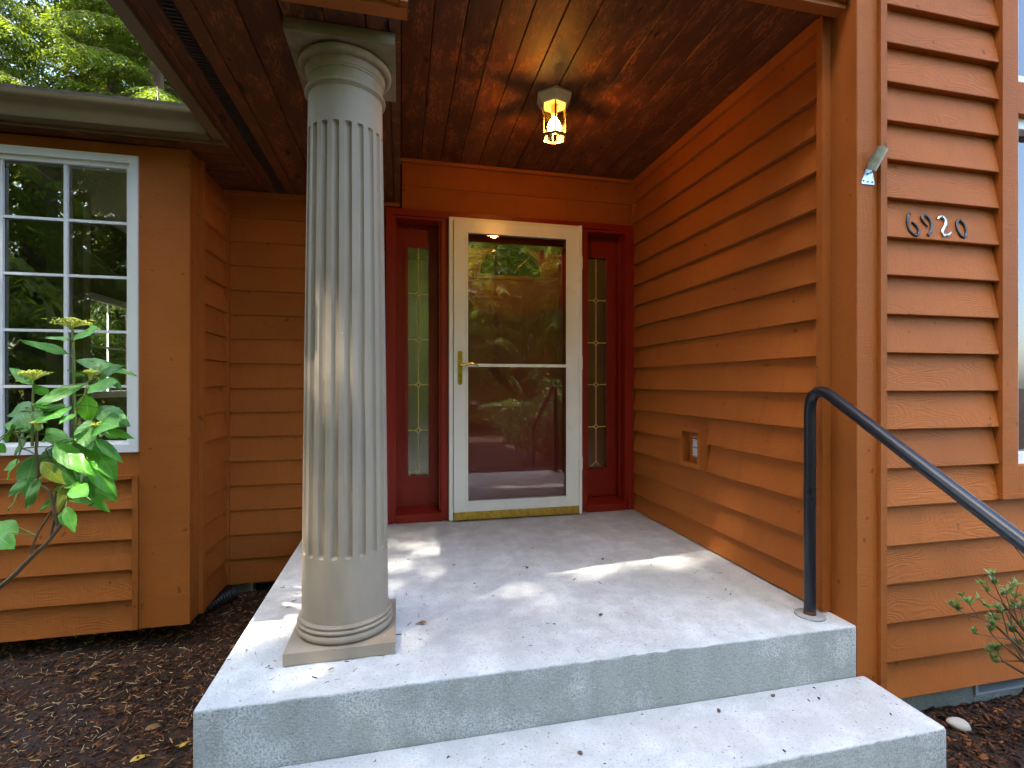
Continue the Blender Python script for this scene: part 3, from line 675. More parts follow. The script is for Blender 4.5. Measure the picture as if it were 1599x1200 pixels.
prof = [(.129, 0), (.1305, .006), (.1345, .007), (.1345, .010)] + ring(.1355, .0175, .0070, 8) + [(.131, .0255), (.131, .066), (.1335, .068), (.1345, .074), (.1375, .077), (.139, .100), (.143, .102)] + ring(.148, .1165, .0155, 8) + [(.140, .132)]
mobj('capital', lathe(prof, 72, 35), 'taupe', col, (CX, CY, 1.9555))

# ------------------------------------------------------------------ ceiling lantern
LX, LY, LZ = .785, 2.49, 2.4285
lan = thing('ceiling_lantern', 'lit hexagonal brass lantern with clear panes on the porch ceiling', 'lantern', (LX, LY, LZ))
def hexring(rs, rot=0, sharp=True):
    bm = bmesh.new(); rows = [[bm.verts.new((r*math.cos(R(60*i+rot)), r*math.sin(R(60*i+rot)), z)) for i in range(6)] for r, z in rs]
    for a, b in zip(rows, rows[1:]):
        for i in range(6): bm.faces.new((a[i], a[(i+1) % 6], b[(i+1) % 6], b[i]))
    bm.faces.new(rows[0][::-1]); bm.faces.new(rows[-1])
    return tomesh(bm, 'hex')
HR = 18
mobj('cap', hexring([(.100, 0), (.100, -.012), (.096, -.016), (.088, -.034), (.078, -.050), (.070, -.053), (.069, -.050), (.05, -.044)], HR), 'cream', lan, (LX, LY, LZ-.001))
gr = .0675
for i in range(6):
    a, b = R(60*i+HR), R(60*(i+1)+HR); A = Vector((gr*math.cos(a), gr*math.sin(a), 0)); B = Vector((gr*math.cos(b), gr*math.sin(b), 0))
    tube('bar', [(LX+A.x, LY+A.y, LZ-.045), (LX+A.x, LY+A.y, LZ-.216)], .0042, 'brass', lan, (LX, LY, LZ-.2), 8)
    bm = bmesh.new(); n = (A+B).normalized(); d = (B-A).normalized(); A2, B2 = A+d*.004, B-d*.004
    vv = [bm.verts.new(p) for p in (A2+Vector((0,0,-.047)), B2+Vector((0,0,-.047)), B2+Vector((0,0,-.212)), A2+Vector((0,0,-.212)))]; bm.faces.new(vv)
    bmesh.ops.solidify(bm, geom=bm.faces[:], thickness=.002)
    mobj('pane', tomesh(bm, 'pane'), 'amber', lan, (LX, LY, LZ))
bm = bmesh.new(); n6 = 6
rows = [[bm.verts.new((r*math.cos(R(60*i+HR)), r*math.sin(R(60*i+HR)), z)) for i in range(6)] for r, z in ((.0715, -.210), (.0715, -.220), (.058, -.222), (.058, -.212))]
for q in range(4):
    for i in range(6): bm.faces.new((rows[q][i], rows[q][(i+1) % 6], rows[(q+1) % 4][(i+1) % 6], rows[(q+1) % 4][i]))
mobj('bottom_ring', tomesh(bm, 'ring'), 'brass', lan, (LX, LY, LZ))
mobj('socket', lathe([(.017, -.04), (.017, -.095), (.014, -.10), (.012, -.104)], 20), 'cream', lan, (LX, LY, LZ))
mobj('bulb', lathe([(.011, -.105), (.014, -.115), (.028, -.135), (.036, -.158), (.034, -.174), (.022, -.186), (.006, -.189)], 24, True), 'bulb', lan, (LX, LY, LZ))
pl_ = bpy.data.lights.new('lantern_glow', 'POINT'); pl_.energy = 1.9; pl_.color = (1, .40, .08); pl_.shadow_soft_size = .045
po = bpy.data.objects.new('lantern_glow', pl_); C.objects.link(po); put(po, lan, (LX, LY, LZ-.200))

# ------------------------------------------------------------------ outlet on the side wall
ou = thing('wall_outlet', 'grey double outlet set in an orange wood box on the side wall', 'outlet', (1.69, 2.565, .46))
y0, y1, z0, z1, xo, xi = 2.480, 2.684, .446, .672, 1.632, 1.700
boxes('box_frame', [(xo, xi, y0, y0+.024, z0, z1), (xo, xi, y1-.024, y1, z0, z1), (xo, xi, y0+.024, y1-.024, z0, z0+.024), (xo, xi, y0+.024, y1-.024, z1-.024, z1)], 'trim', ou, (xo, y0, z0), .002)
box('backing', 1.684, 1.699, y0+.0245, y1-.0245, z0+.0245, z1-.0245, 'trim', ou, 0)
cp = box('cover_plate', 1.678, 1.6835, 2.546, 2.622, .500, .618, 'grey', ou, .001)
for z in (.511, .564):
    boxes('flap', [(1.666, 1.6775, 2.560, 2.604, z, z+.006), (1.666, 1.6775, 2.560, 2.604, z+.032, z+.038), (1.667, 1.6775, 2.560, 2.567, z+.006, z+.032), (1.670, 1.6775, 2.567, 2.604, z+.010, z+.028)], 'lightgrey', cp, (1.666, 2.56, z), .001)

# ------------------------------------------------------------------ handrail
rail = thing('handrail', 'black steel pipe handrail beside the porch steps', 'handrail', (1.600, 1.682, 0))
X = 1.600; pr = .0214
path = [(X, 1.682, -.02), (X, 1.682, .20), (X, 1.682, .55), (X, 1.682, .80), (X, 1.681, .835), (X, 1.675, .862), (X, 1.662, .882), (X, 1.644, .893), (X, 1.622, .895), (X, 1.600, .889), (X, 1.580, .878)]
sl = .622; path += [(X, y, .878-(1.580-y)*sl) for y in (1.4, 1.2, 1.0, .82)]
tube('pipe', path, pr, 'black', rail, (X, 1.682, 0), 20)
yb = .80; zb_ = .878-(1.58-.82)*sl
tube('pipe', [(X, .822, zb_-.001), (X, .805, zb_-.02), (X, .798, zb_-.05), (X, .797, 0), (X, .797, -.40)], [.0200, .0210, .0213, .0213, .0213], 'black', rail, (X, .8, -.385), 20)
tube('rusty_foot', [(X, 1.682, .002), (X, 1.682, .014), (X, 1.682, .020)], [.0224, .0221, .0217], 'rust', rail, (X, 1.682, 0), 20)
mobj('grout_collar', lathe([(.056, -.002), (.054, .003), (.040, .0045), (.026, .007), (.024, .004)], 32, True), 'foundation', rail, (X, 1.682, .001))

# ------------------------------------------------------------------ house numbers 6 9 2 0
def ribbon(pts, hw, t=.0055):
    P = [Vector((p[0], 0, p[1])) for p in pts]; bm = bmesh.new(); rows = []
    for i, p in enumerate(P):
        d = (P[min(i+1, len(P)-1)]-P[max(i-1, 0)]).normalized(); n = Vector((-d.z, 0, d.x)); h = hw[i]
        rows.append([bm.verts.new(q) for q in (p-n*h, p-n*h+Vector((0, -t*.6, 0)), p-n*h*.5+Vector((0, -t, 0)), p+n*h*.5+Vector((0, -t, 0)), p+n*h+Vector((0, -t*.6, 0)), p+n*h)])
    return bm, rows
def skin(bm, rows, closed=False):
    rr = rows + ([rows[0]] if closed else [])
    for a, b in zip(rr, rr[1:]):
        for k in range(6): bm.faces.new((a[k], a[(k+1) % 6], b[(k+1) % 6], b[k]))
    if not closed: bm.faces.new(rows[0]); bm.faces.new(rows[-1][::-1])
def digit(ch, strokes, cxp, X0, z, mat, label, holes, tilt=0):
    bmx = bmesh.new()
    for pts, hw, closed in strokes:
        kx, kz = .0033/12.3, .00252/12.3
        raw = [((x-cxp)*kx, (465+ (515-465 if ch == '2' else 75 if ch == '0' else -15 if ch == '6' else 0) - y_)*kz) for x, y_ in pts]
        n = len(raw)
        if not closed:
            sp = smoothpath([(a, 0, b) for a, b in raw], 4); raw2 = [(p.x, p.z) for p in sp]
            h2 = np.interp(np.linspace(0, n-1, len(raw2)), range(n), hw)*.00252/12.3
        else: raw2 = raw; h2 = [q*.00252/12.3 for q in hw]
        b, rows = ribbon(raw2, h2); skin(b, rows, closed)
        bmesh.ops.recalc_face_normals(b, faces=b.faces)
        tmp = bpy.data.meshes.new('t'); b.to_mesh(tmp); b.free(); bmx.from_mesh(tmp)
    me = tomesh(bmx, 'digit_'+ch, recalc=False)
    o = mobj('house_number', me, mat, None, (X0, 1.5708, z), (R(-9.3), tilt, 0)); tag(o, label, 'house number', 'house numbers beside the entry')
    for hx, hz in holes:
        kx, kz = .0033/12.3, .00252/12.3
        oz = (465+(50 if ch == '2' else 75 if ch == '0' else -15 if ch == '6' else 0)-hz)*kz
        bm = bmesh.new(); bmesh.ops.create_cone(bm, cap_ends=True, segments=10, radius1=.0032, radius2=.0026, depth=.0016, matrix=Matrix.Rotation(R(90), 4, 'X'))
        s = bpy.data.objects.new('screw', tomesh(bm, 'screw')); s.data.materials.append(M['screw']); C.objects.link(s); s.parent = o; s.location = ((hx-cxp)*kx, -.0057, oz)
digit('6', [([(315, 215), (275, 300), (247, 400), (242, 500), (262, 590), (310, 650), (365, 675), (410, 640), (422, 570), (405, 500), (370, 450), (322, 410)], [12, 30, 30, 28, 28, 28, 28, 28, 30, 26, 20, 10], 0)], 330, 1.973, 1.556, 'iron', 'dark metal six, leftmost digit, nearest the corner board', [(305, 255), (378, 655)])
digit('9', [([(645, 495), (592, 430), (566, 360), (578, 290), (622, 258), (672, 285), (710, 360), (724, 440), (710, 530), (682, 610), (622, 678)], [10, 20, 26, 28, 26, 28, 30, 30, 30, 32, 34], 0)], 645, 2.047, 1.557, 'iron', 'dark metal nine, between the six and the silvery two', [(622, 255), (655, 640)])
digit('2', [([(872, 365), (898, 322), (945, 305), (990, 335), (1010, 400), (1000, 460), (962, 525), (925, 590), (908, 650), (915, 722)], [14, 24, 28, 28, 28, 28, 26, 26, 24, 14], 0), ([(912, 712), (965, 680), (1020, 672), (1070, 620)], [16, 26, 26, 14], 0)], 965, 2.131, 1.556, 'zinc', 'pale silvery metal two between the dark nine and zero', [(945, 312), (975, 668)])
el = [(1300+82*math.cos(a)+25*math.sin(a)*-1*.5, 540-178*math.sin(a)) for a in np.linspace(0, 2*math.pi, 29)[:-1]]
digit('0', [(el, [27]*28, 1)], 1300, 2.221, 1.555, 'iron', 'dark metal zero, rightmost digit, nearest the window casing', [(1300, 365), (1318, 705)])

# ------------------------------------------------------------------ metal bracket on the corner board
br = thing('flag_bracket', 'small shiny metal flagpole bracket screwed to the corner board', 'bracket', (1.757, 1.5715, 1.69))
bm = bmesh.new()
pts = [(-.030, .004), (-.026, 0), (.030, 0), (.033, .004), (.020, .056), (-.008, .060)]
a = [bm.verts.new((x, 0, z)) for x, z in pts]; b = [bm.verts.new((x, -.0025, z)) for x, z in pts]
for i in range(6): bm.faces.new((a[i], a[(i+1) % 6], b[(i+1) % 6], b[i]))
bm.faces.new(a[::-1]); bm.faces.new(b)
mobj('base_plate', tomesh(bm, 'plate'), 'steel', br, (1.757, 1.5715, 1.694))
tb = bmesh.new(); ax0, ax1 = Vector((.004, -.008, .052)), Vector((.026, -.040, .126)); d = (ax1-ax0).normalized(); u = d.orthogonal().normalized(); v_ = d.cross(u)
def shell(t0, t1, f0_, f1_):
    rr = []
    for t in (t0, t1):
        c = ax0.lerp(ax1, t)
        rr.append([[tb.verts.new(c+(u*math.cos(f)+v_*math.sin(f))*r) for f in np.linspace(f0_, f1_, 13)] for r in (.0205, .0188)])
    for q in range(12):
        for r in (0, 1): tb.faces.new((rr[0][r][q], rr[0][r][q+1], rr[1][r][q+1], rr[1][r][q]))
        tb.faces.new((rr[0][0][q], rr[0][0][q+1], rr[0][1][q+1], rr[0][1][q])); tb.faces.new((rr[1][0][q], rr[1][0][q+1], rr[1][1][q+1], rr[1][1][q]))
for t0, t1 in ((0, .1), (.24, .40), (.54, .70), (.84, 1)): shell(t0, t1, 0, 2*math.pi)
for t0, t1 in ((.1, .24), (.40, .54), (.70, .84)): shell(t0, t1, 1.4, 4.6)
mobj('tube', tomesh(tb, 'tube'), 'steel', br, (1.757, 1.5715, 1.694))
for sx, sz in ((-.020, .012), (0, .010), (.020, .010), (-.002, .040)):
    bm = bmesh.new(); bmesh.ops.create_cone(bm, cap_ends=True, segments=10, radius1=.0035, radius2=.0028, depth=.0018, matrix=Matrix.Rotation(R(90), 4, 'X'))
    mobj('screw', tomesh(bm, 'screw'), 'screw', br, (1.757+sx, 1.568, 1.694+sz))

# ------------------------------------------------------------------ drain pipe, stone
dp = []
for i in range(60): dp += [.047 if i % 3 else .040]
pth = smoothpath([(-1.0, 3.36, -.36), (-1.07, 3.26, -.37), (-1.14, 3.16, -.385), (-1.22, 3.08, -.40)], 20)
o = tube('drain_pipe', pth[:60], dp[:len(pth[:60])], 'pipe', None, (-1.1, 3.2, -.42), 16)
tag(o, 'black corrugated drain pipe lying in the mulch under the bay', 'pipe')
bm = bmesh.new(); bmesh.ops.create_icosphere(bm, subdivisions=3, radius=1)
for v in bm.verts:
    k = 1+.08*math.sin(v.co.x*3+1)+.06*math.sin(v.co.y*4); v.co = Vector((v.co.x*.047*k, v.co.y*.026*k, v.co.z*.021*k))
o = mobj('river_stone', tomesh(bm, 'stone', smooth=True), 'stone', None, (2.075, 1.475, -.372), (0, R(14), R(-14))); tag(o, 'smooth pale oval stone on the mulch beside the step', 'stone')

# ------------------------------------------------------------------ hydrangea
LEAVES = [
    ((-1.043, 1.903, 1.076), (-0.934, 1.801, 1.108), 0.42, 0),
    ((-1.077, 1.937, 1.026), (-1.169, 1.887, 1.071), 0.34, 0),
    ((-1.035, 1.873, 1.068), (-1.093, 1.851, 1.08), 0.35, 0),
    ((-1.107, 2.029, 1.011), (-0.921, 2.01, 0.97), 0.26, 0),
    ((-1.06, 1.993, 0.951), (-1.077, 1.937, 0.979), 0.4, 0),
    ((-0.991, 1.94, 0.948), (-0.907, 1.869, 0.992), 0.45, 0),
    ((-0.992, 1.881, 0.909), (-0.871, 1.777, 0.939), 0.45, 0),
    ((-1.168, 1.927, 0.854), (-1.03, 1.937, 0.942), 0.34, 0),
    ((-1.245, 2.045, 0.852), (-1.372, 2.097, 0.826), 0.4, 0),
    ((-1.19, 2.028, 0.888), (-1.19, 1.964, 0.925), 0.5, 0),
    ((-1.181, 1.946, 0.925), (-1.26, 1.961, 0.983), 0.42, 0),
    ((-1.051, 1.986, 0.888), (-1.063, 2.019, 0.781), 0.58, 1),
    ((-1.028, 2.005, 0.843), (-0.892, 1.895, 0.796), 0.38, 0),
    ((-0.994, 1.952, 0.773), (-0.889, 1.933, 0.749), 0.36, 1),
    ((-1.146, 1.97, 0.826), (-1.138, 1.902, 0.868), 0.6, 0),
    ((-1.146, 1.965, 0.83), (-1.065, 1.867, 0.831), 0.9, 0),
    ((-1.261, 2.066, 0.769), (-1.388, 2.127, 0.797), 0.45, 1),
    ((-1.247, 2.0, 0.834), (-1.193, 1.938, 0.79), 0.8, 0),
    ((-1.21, 2.051, 0.749), (-1.1, 2.016, 0.713), 0.42, 1),
    ((-1.235, 2.052, 0.761), (-1.302, 2.096, 0.744), 0.5, 1),
    ((-1.204, 1.983, 0.834), (-1.147, 1.938, 0.805), 0.5, 0),
    ((-0.962, 1.944, 0.949), (-0.907, 1.901, 0.909), 0.3, 0),
    ((-0.978, 1.876, 0.807), (-1.007, 1.834, 0.769), 0.5, 0),
    ((-1.231, 2.039, 0.681), (-1.218, 1.95, 0.575), 0.62, 0),
    ((-1.132, 1.892, 0.621), (-1.183, 1.901, 0.524), 0.5, 0),
    ((-1.153, 1.935, 0.667), (-1.072, 1.901, 0.602), 0.45, 2),
    ((-1.089, 1.952, 0.595), (-1.1, 1.911, 0.512), 0.42, 2),
    ((-1.144, 2.05, 0.55), (-1.198, 1.998, 0.498), 0.4, 1),
    ((-1.126, 1.95, 0.726), (-0.98, 1.854, 0.648), 0.36, 1),
    ((-1.018, 1.962, 0.717), (-0.922, 1.888, 0.627), 0.5, 1),
    ((-1.008, 1.914, 0.669), (-0.926, 1.911, 0.551), 0.38, 1),
    ((-1.112, 1.932, 0.659), (-1.04, 1.904, 0.593), 0.5, 0),
    ((-1.116, 2.029, 0.633), (-1.011, 1.927, 0.57), 0.55, 0),
    ((-1.027, 1.871, 0.595), (-0.956, 1.795, 0.584), 0.6, 1),
    ((-1.064, 1.994, 0.554), (-0.98, 1.971, 0.491), 0.36, 1),
    ((-0.984, 1.89, 0.541), (-1.028, 1.855, 0.556), 0.25, 0),
    ((-1.063, 1.898, 0.526), (-1.019, 1.861, 0.454), 0.42, 1),
    ((-0.952, 1.851, 0.75), (-0.877, 1.842, 0.676), 0.36, 0),
    ((-1.304, 2.069, 0.649), (-1.399, 2.136, 0.592), 0.5, 1),
    ((-1.277, 2.037, 0.55), (-1.359, 2.101, 0.482), 0.4, 0),
    ((-1.263, 1.916, 0.445), (-1.183, 1.848, 0.421), 0.6, 1),
    ((-1.278, 2.075, 0.729), (-1.356, 2.112, 0.68), 0.6, 0),
    ((-1.312, 1.992, 0.726), (-1.31, 2.034, 0.689), 0.6, 0),
    ((-1.061, 1.97, 0.74), (-1.049, 1.992, 0.673), 0.7, 0),
    ((-1.043, 1.912, 0.828), (-1.054, 1.85, 0.81), 0.4, 0),
    ((-1.04, 1.936, 0.784), (-0.97, 1.848, 0.726), 0.5, 0),
    ((-1.258, 1.975, 0.788), (-1.323, 2.035, 0.737), 0.6, 0),
    ((-0.979, 1.904, 0.789), (-0.887, 1.792, 0.811), 0.7, 0),
]
STEMS = [
    ( [(-1.363, 2.018, 0.191), (-1.311, 2.006, 0.243), (-1.267, 1.996, 0.281), (-1.201, 1.982, 0.35), (-1.153, 1.971, 0.397), (-1.105, 1.96, 0.46)] , 0.0085, 0.006),
    ( [(-1.204, 1.982, 0.35), (-1.207, 1.983, 0.37), (-1.184, 1.978, 0.429), (-1.14, 1.968, 0.505), (-1.127, 1.965, 0.563)] , 0.004, 0.0035),
    ( [(-1.123, 1.964, 0.449), (-1.134, 1.966, 0.5), (-1.149, 1.97, 0.563), (-1.182, 1.977, 0.594), (-1.188, 1.979, 0.661), (-1.193, 1.98, 0.706), (-1.19, 1.979, 0.76)] , 0.0055, 0.004),
    ( [(-1.145, 1.969, 0.411), (-1.131, 1.966, 0.482), (-1.114, 1.962, 0.5), (-1.072, 1.953, 0.576), (-1.075, 1.953, 0.643), (-1.066, 1.951, 0.706)] , 0.0045, 0.0035),
    ( [(-1.205, 1.982, 0.716), (-1.205, 1.982, 0.806), (-1.203, 1.982, 0.866), (-1.201, 1.981, 0.929), (-1.201, 1.981, 0.944)] , 0.0045, 0.003),
    ( [(-1.068, 1.952, 0.708), (-1.065, 1.951, 0.787), (-1.068, 1.952, 0.905), (-1.069, 1.952, 1.003), (-1.072, 1.953, 1.078), (-1.076, 1.953, 1.13)] , 0.0055, 0.0035),
    ( [(-1.034, 1.944, 0.708), (-1.003, 1.937, 0.743), (-0.988, 1.934, 0.771), (-0.986, 1.933, 0.781)] , 0.0035, 0.0025),
    ( [(-1.068, 1.952, 0.842), (-1.041, 1.946, 0.873), (-1.028, 1.943, 0.909), (-1.016, 1.94, 0.948), (-1.015, 1.94, 0.956)] , 0.0035, 0.0025),
    ( [(-1.188, 1.978, 0.712), (-1.188, 1.978, 0.771), (-1.188, 1.978, 0.787)] , 0.003, 0.002),
    ( [(-1.241, 1.991, 0.708), (-1.253, 1.993, 0.751), (-1.268, 1.997, 0.771)] , 0.0025, 0.002),
    ( [(-1.114, 1.962, 0.652), (-1.114, 1.962, 0.675), (-1.136, 1.967, 0.706)] , 0.003, 0.002),
    ( [(-1.131, 1.966, 0.657), (-1.149, 1.97, 0.675), (-1.162, 1.973, 0.706)] , 0.0025, 0.002),
]
HEADS = [ ((-1.067, 1.931, 1.132), 0.064), ((-1.185, 1.957, 0.959), 0.045), ((-1.002, 1.916, 0.96), 0.023), ((-1.173, 1.955, 0.792), 0.018), ((-0.972, 1.91, 0.787), 0.033) ]
TWIGS = [
    [(2.073, 1.271, -0.019), (2.053, 1.275, 0.013), (2.022, 1.283, 0.062), (1.977, 1.293, 0.105), (1.958, 1.297, 0.112), (1.923, 1.305, 0.13), (1.891, 1.312, 0.174), (1.865, 1.318, 0.203)] ,
    [(1.937, 1.314, 0.124), (1.895, 1.324, 0.135), (1.872, 1.329, 0.15), (1.85, 1.334, 0.168)] ,
    [(2.063, 1.349, 0.069), (2.05, 1.352, 0.117), (2.01, 1.361, 0.158)] ,
    [(2.115, 1.294, 0.05), (2.071, 1.304, 0.088), (2.04, 1.311, 0.166), (2.014, 1.317, 0.226), (2.004, 1.319, 0.263)] ,
    [(2.031, 1.306, 0.169), (1.986, 1.316, 0.199), (1.963, 1.321, 0.233)] ,
    [(2.039, 1.284, 0.101), (2.031, 1.286, 0.162), (2.021, 1.288, 0.207), (2.041, 1.284, 0.237)] ,
    [(2.145, 1.351, 0.058), (2.1, 1.361, 0.07), (2.076, 1.366, 0.091)] ,
    [(2.119, 1.3, 0.073), (2.096, 1.305, 0.107), (2.086, 1.307, 0.154), (2.099, 1.304, 0.227)] ,
    [(2.089, 1.284, -0.028), (2.022, 1.299, -0.028), (1.996, 1.305, -0.032), (1.977, 1.309, 0.005)] ,
    [(2.023, 1.284, 0.062), (2.004, 1.288, 0.137), (1.991, 1.291, 0.157)] ,
    [(2.023, 1.283, 0.019), (1.984, 1.292, 0.055), (1.962, 1.297, 0.082), (1.967, 1.296, 0.105)] ,
    [(2.017, 1.296, -0.025), (2.001, 1.3, 0.003), (1.998, 1.301, 0.017)] ,
    [(2.15, 1.319, -0.055), (2.133, 1.322, -0.014), (2.127, 1.324, 0.013)] ,
    [(2.082, 1.28, 0.001), (2.053, 1.286, 0.067), (2.047, 1.288, 0.083)] ,
    [(2.075, 1.27, 0.105), (2.063, 1.273, 0.151), (2.069, 1.272, 0.184)] ,
]

def leaf_mesh(wf, droop=.22, fold=.18, seed=0):
    """leaf of unit length along +X, normal +Z; toothed edge, raised sides, UV across and along"""
    rs = random.Random(seed); NV, NU = 13, 6; V = []; UV = []; F = []; tw = rs.uniform(-.35, .35)
    for j in range(NV):
        t = j/(NV-1); wdt = wf*.5*(math.sin(math.pi*min(1, t**.82))**.85)*(1-.25*t) + .004
        if 0 < j < NV-1: wdt *= 1+(.05 if j % 2 else -.03)
        for i in range(NU+1):
            s = i/NU*2-1
            z = -droop*t*t + fold*abs(s)*wdt*1.4 - .25*wdt*s*s + .02*math.sin(t*9+s*2+seed) + tw*s*wdt*t*.6
            V.append((t, s*wdt, z)); UV.append((i/NU, t))
    for j in range(NV-1):
        for i in range(NU): F.append((j*(NU+1)+i, j*(NU+1)+i+1, (j+1)*(NU+1)+i+1, (j+1)*(NU+1)+i))
    me = rawmesh('leaf', V, F, [UV[k] for f in F for k in f]); me.polygons.foreach_set('use_smooth', [True]*len(F)); return me
hy = thing('hydrangea', 'leafy green hydrangea with flat yellowish flower heads below the bay window', 'shrub', (-1.55, 1.98, -.42))
lcache = {}
for a, b, wf, k in LEAVES[12:44]:      # the fuller inner foliage
    q = Vector((random.uniform(-.07, .0), random.uniform(.03, .12), random.uniform(-.03, .03))); e = Vector((random.uniform(-.05, .05), random.uniform(-.05, .05), random.uniform(-.04, .05)))
    LEAVES.append((tuple(Vector(a)+q), tuple(Vector(a)+q+(Vector(b)-Vector(a))*.72+e*.5), max(.4, wf), k if k < 2 else 0))
for n_, (a, b, wf, k) in enumerate(LEAVES):
    a, b = Vector(a), Vector(b); L = (b-a).length; d = (b-a).normalized()
    # the depth lean of a leaf is free: let most tip forward and down a little
    up = Vector((random.uniform(-.35, .35), -.78+random.uniform(-.25, .2), .62)); n = (up-d*up.dot(d)).normalized(); yv = n.cross(d)
    key = (round(wf*.95, 1), n_ % 3, k)
    if key not in lcache:
        m = leaf_mesh(max(.28, wf*.95), .10+.05*(n_ % 3), .15, n_); m.materials.append(M[('hyd0', 'hyd1', 'hyd2')[k]]); lcache[key] = m
    o = mobj('leaf', lcache[key], None, hy, a)
    o.rotation_euler = Matrix((d, yv, n)).transposed().to_euler(); o.scale = (L*1.03,)*3
    # leaf stalk
for pts, r0, r1 in STEMS:
    sp = smoothpath(pts, 5); rr = list(np.linspace(r0, r1, len(sp)))
    zmean = sum(p[2] for p in pts)/len(pts)
    tube('stem', sp, rr, 'stem' if zmean < .72 else 'greenstem', hy, (-1.4, 1.95, .3), 8)
tube('stem', smoothpath([(-1.62, 1.98, -.44), (-1.585, 2.0, -.2), (-1.52, 2.02, .02), Vector(STEMS[0][0][0])], 5), .009, 'stem', hy, (-1.6, 1.98, -.42), 8)
sb = bmesh.new()          # stalks joining leaf bases to the nearest stem
allp = [Vector(p) for pts, _, _ in STEMS for p in smoothpath(pts, 5)]
for a, b, wf, k in LEAVES:
    a = Vector(a); q = min(allp, key=lambda p: (p-a).length)
    if .004 < (q-a).length < .16: tube_into(sb, [q, q.lerp(a, .5)+Vector((0, 0, .004)), a], [.0022, .002, .0016], 5)
mobj('leaf_stalk', tomesh(sb, 'stalks', smooth=60), 'greenstem', hy)
for c, rx in HEADS:
    c = Vector(c); bm = bmesh.new(); nfl = int(40+rx*900)
    for i in range(nfl):
        aa = random.uniform(0, 6.283); rr = rx*math.sqrt(random.random())*.85
        p = Vector((rr*math.cos(aa), rr*math.sin(aa)*.9, .010-.35*rr*rr/rx+random.uniform(-.004, .003)))
        bmesh.ops.create_icosphere(bm, subdivisions=1, radius=random.uniform(.0022, .0040), matrix=Matrix.Translation(p))
        if i % 2 == 0: tube_into(bm, [(0, 0, -.022), p*.6+Vector((0, 0, -.006)), p], .0008, 4)
    for i in range(7):      # sterile florets round the rim
        aa = i*.9+random.random(); p = Vector((rx*math.cos(aa), rx*math.sin(aa)*.9, .004)); s = random.uniform(.006, .009)
        for q in range(4):
            f = q*1.571+aa; e = Vector((math.cos(f), math.sin(f), .25))*s; h = Vector((-math.sin(f), math.cos(f), .1))*s*.6
            vv = [bm.verts.new(x) for x in (p, p+e*.6+h, p+e*1.15, p+e*.6-h)]; bm.faces.new(vv)
    mobj('flower_head', tomesh(bm, 'flower', recalc=False), 'petal', hy, c)

# ------------------------------------------------------------------ azalea at the right
az = thing('azalea', 'sparse azalea branches with small leaves against the right wall', 'shrub', (2.42, 1.26, -.42))
lm = rawmesh('leaf', [(0,0,0),(.4,.17,.05),(1,0,.02),(.4,-.17,.05),(.45,0,.0)], [(0,4,1),(1,4,2),(2,4,3),(3,4,0)]); 
tb = bmesh.new(); tips = []
for t in TWIGS:
    sp = smoothpath(t, 4); tube_into(tb, sp, list(np.linspace(.0032 if len(t) > 5 else .0024, .0011, len(sp))), 6)
    tips += [(Vector(t[-1]), (Vector(t[-1])-Vector(t[-2])).normalized()), (Vector(t[-2]).lerp(Vector(t[-1]), .35), (Vector(t[-1])-Vector(t[-2])).normalized())]
    if len(t) > 3: tips.append((Vector(t[-2]), (Vector(t[-1])-Vector(t[-2])).normalized()))
for t in TWIGS:      # every branch comes from the root at the right
    p = Vector(t[0])
    if p.x > 2.0: tube_into(tb, smoothpath([(2.42, 1.26, -.44), Vector((2.36, 1.27, -.25)).lerp(p, .3), p], 4), .004, 6)
mobj('branches', tomesh(tb, 'branches', smooth=60), 'stem', az, (0, 0, 0))
LV = []; LF = []; base = np.array([(0,0,0),(.4,.18,.05),(1,0,.02),(.4,-.18,.05),(.45,0,0)])
tips += [(Vector((random.uniform(2.1, 2.7), random.uniform(1.1, 1.45), random.uniform(-.15, .35))), Vector((0, 0, 1))) for _ in range(46)]
for p, d in tips:
    for i in range(11):
        dd = (d*.5+Vector((random.uniform(-1, 1), random.uniform(-1, 1), random.uniform(-.3, .9)))).normalized()
        nn = Vector((random.uniform(-.4, .4), random.uniform(-.8, .1), 1)); nn = (nn-dd*nn.dot(dd)).normalized(); yv = nn.cross(dd); s = random.uniform(.016, .032)
        Mx = np.array(Matrix((dd, yv, nn)).transposed()); k = len(LV)
        LV += list((base*s) @ Mx.T + np.array(p)); LF += [(k, k+4, k+1), (k+1, k+4, k+2), (k+2, k+4, k+3), (k+3, k+4, k)]
lo = mobj('foliage', rawmesh('foliage', LV, LF), 'azalea', az); lo['kind'] = 'stuff'
wt = bmesh.new()
for p, d in tips[-46:]: tube_into(wt, smoothpath([(2.42, 1.26, -.40), Vector((2.42, 1.26, -.1)).lerp(p, .5), p], 3), .0022, 5)
mobj('branches', tomesh(wt, 'branches2', smooth=60), 'stem', az)

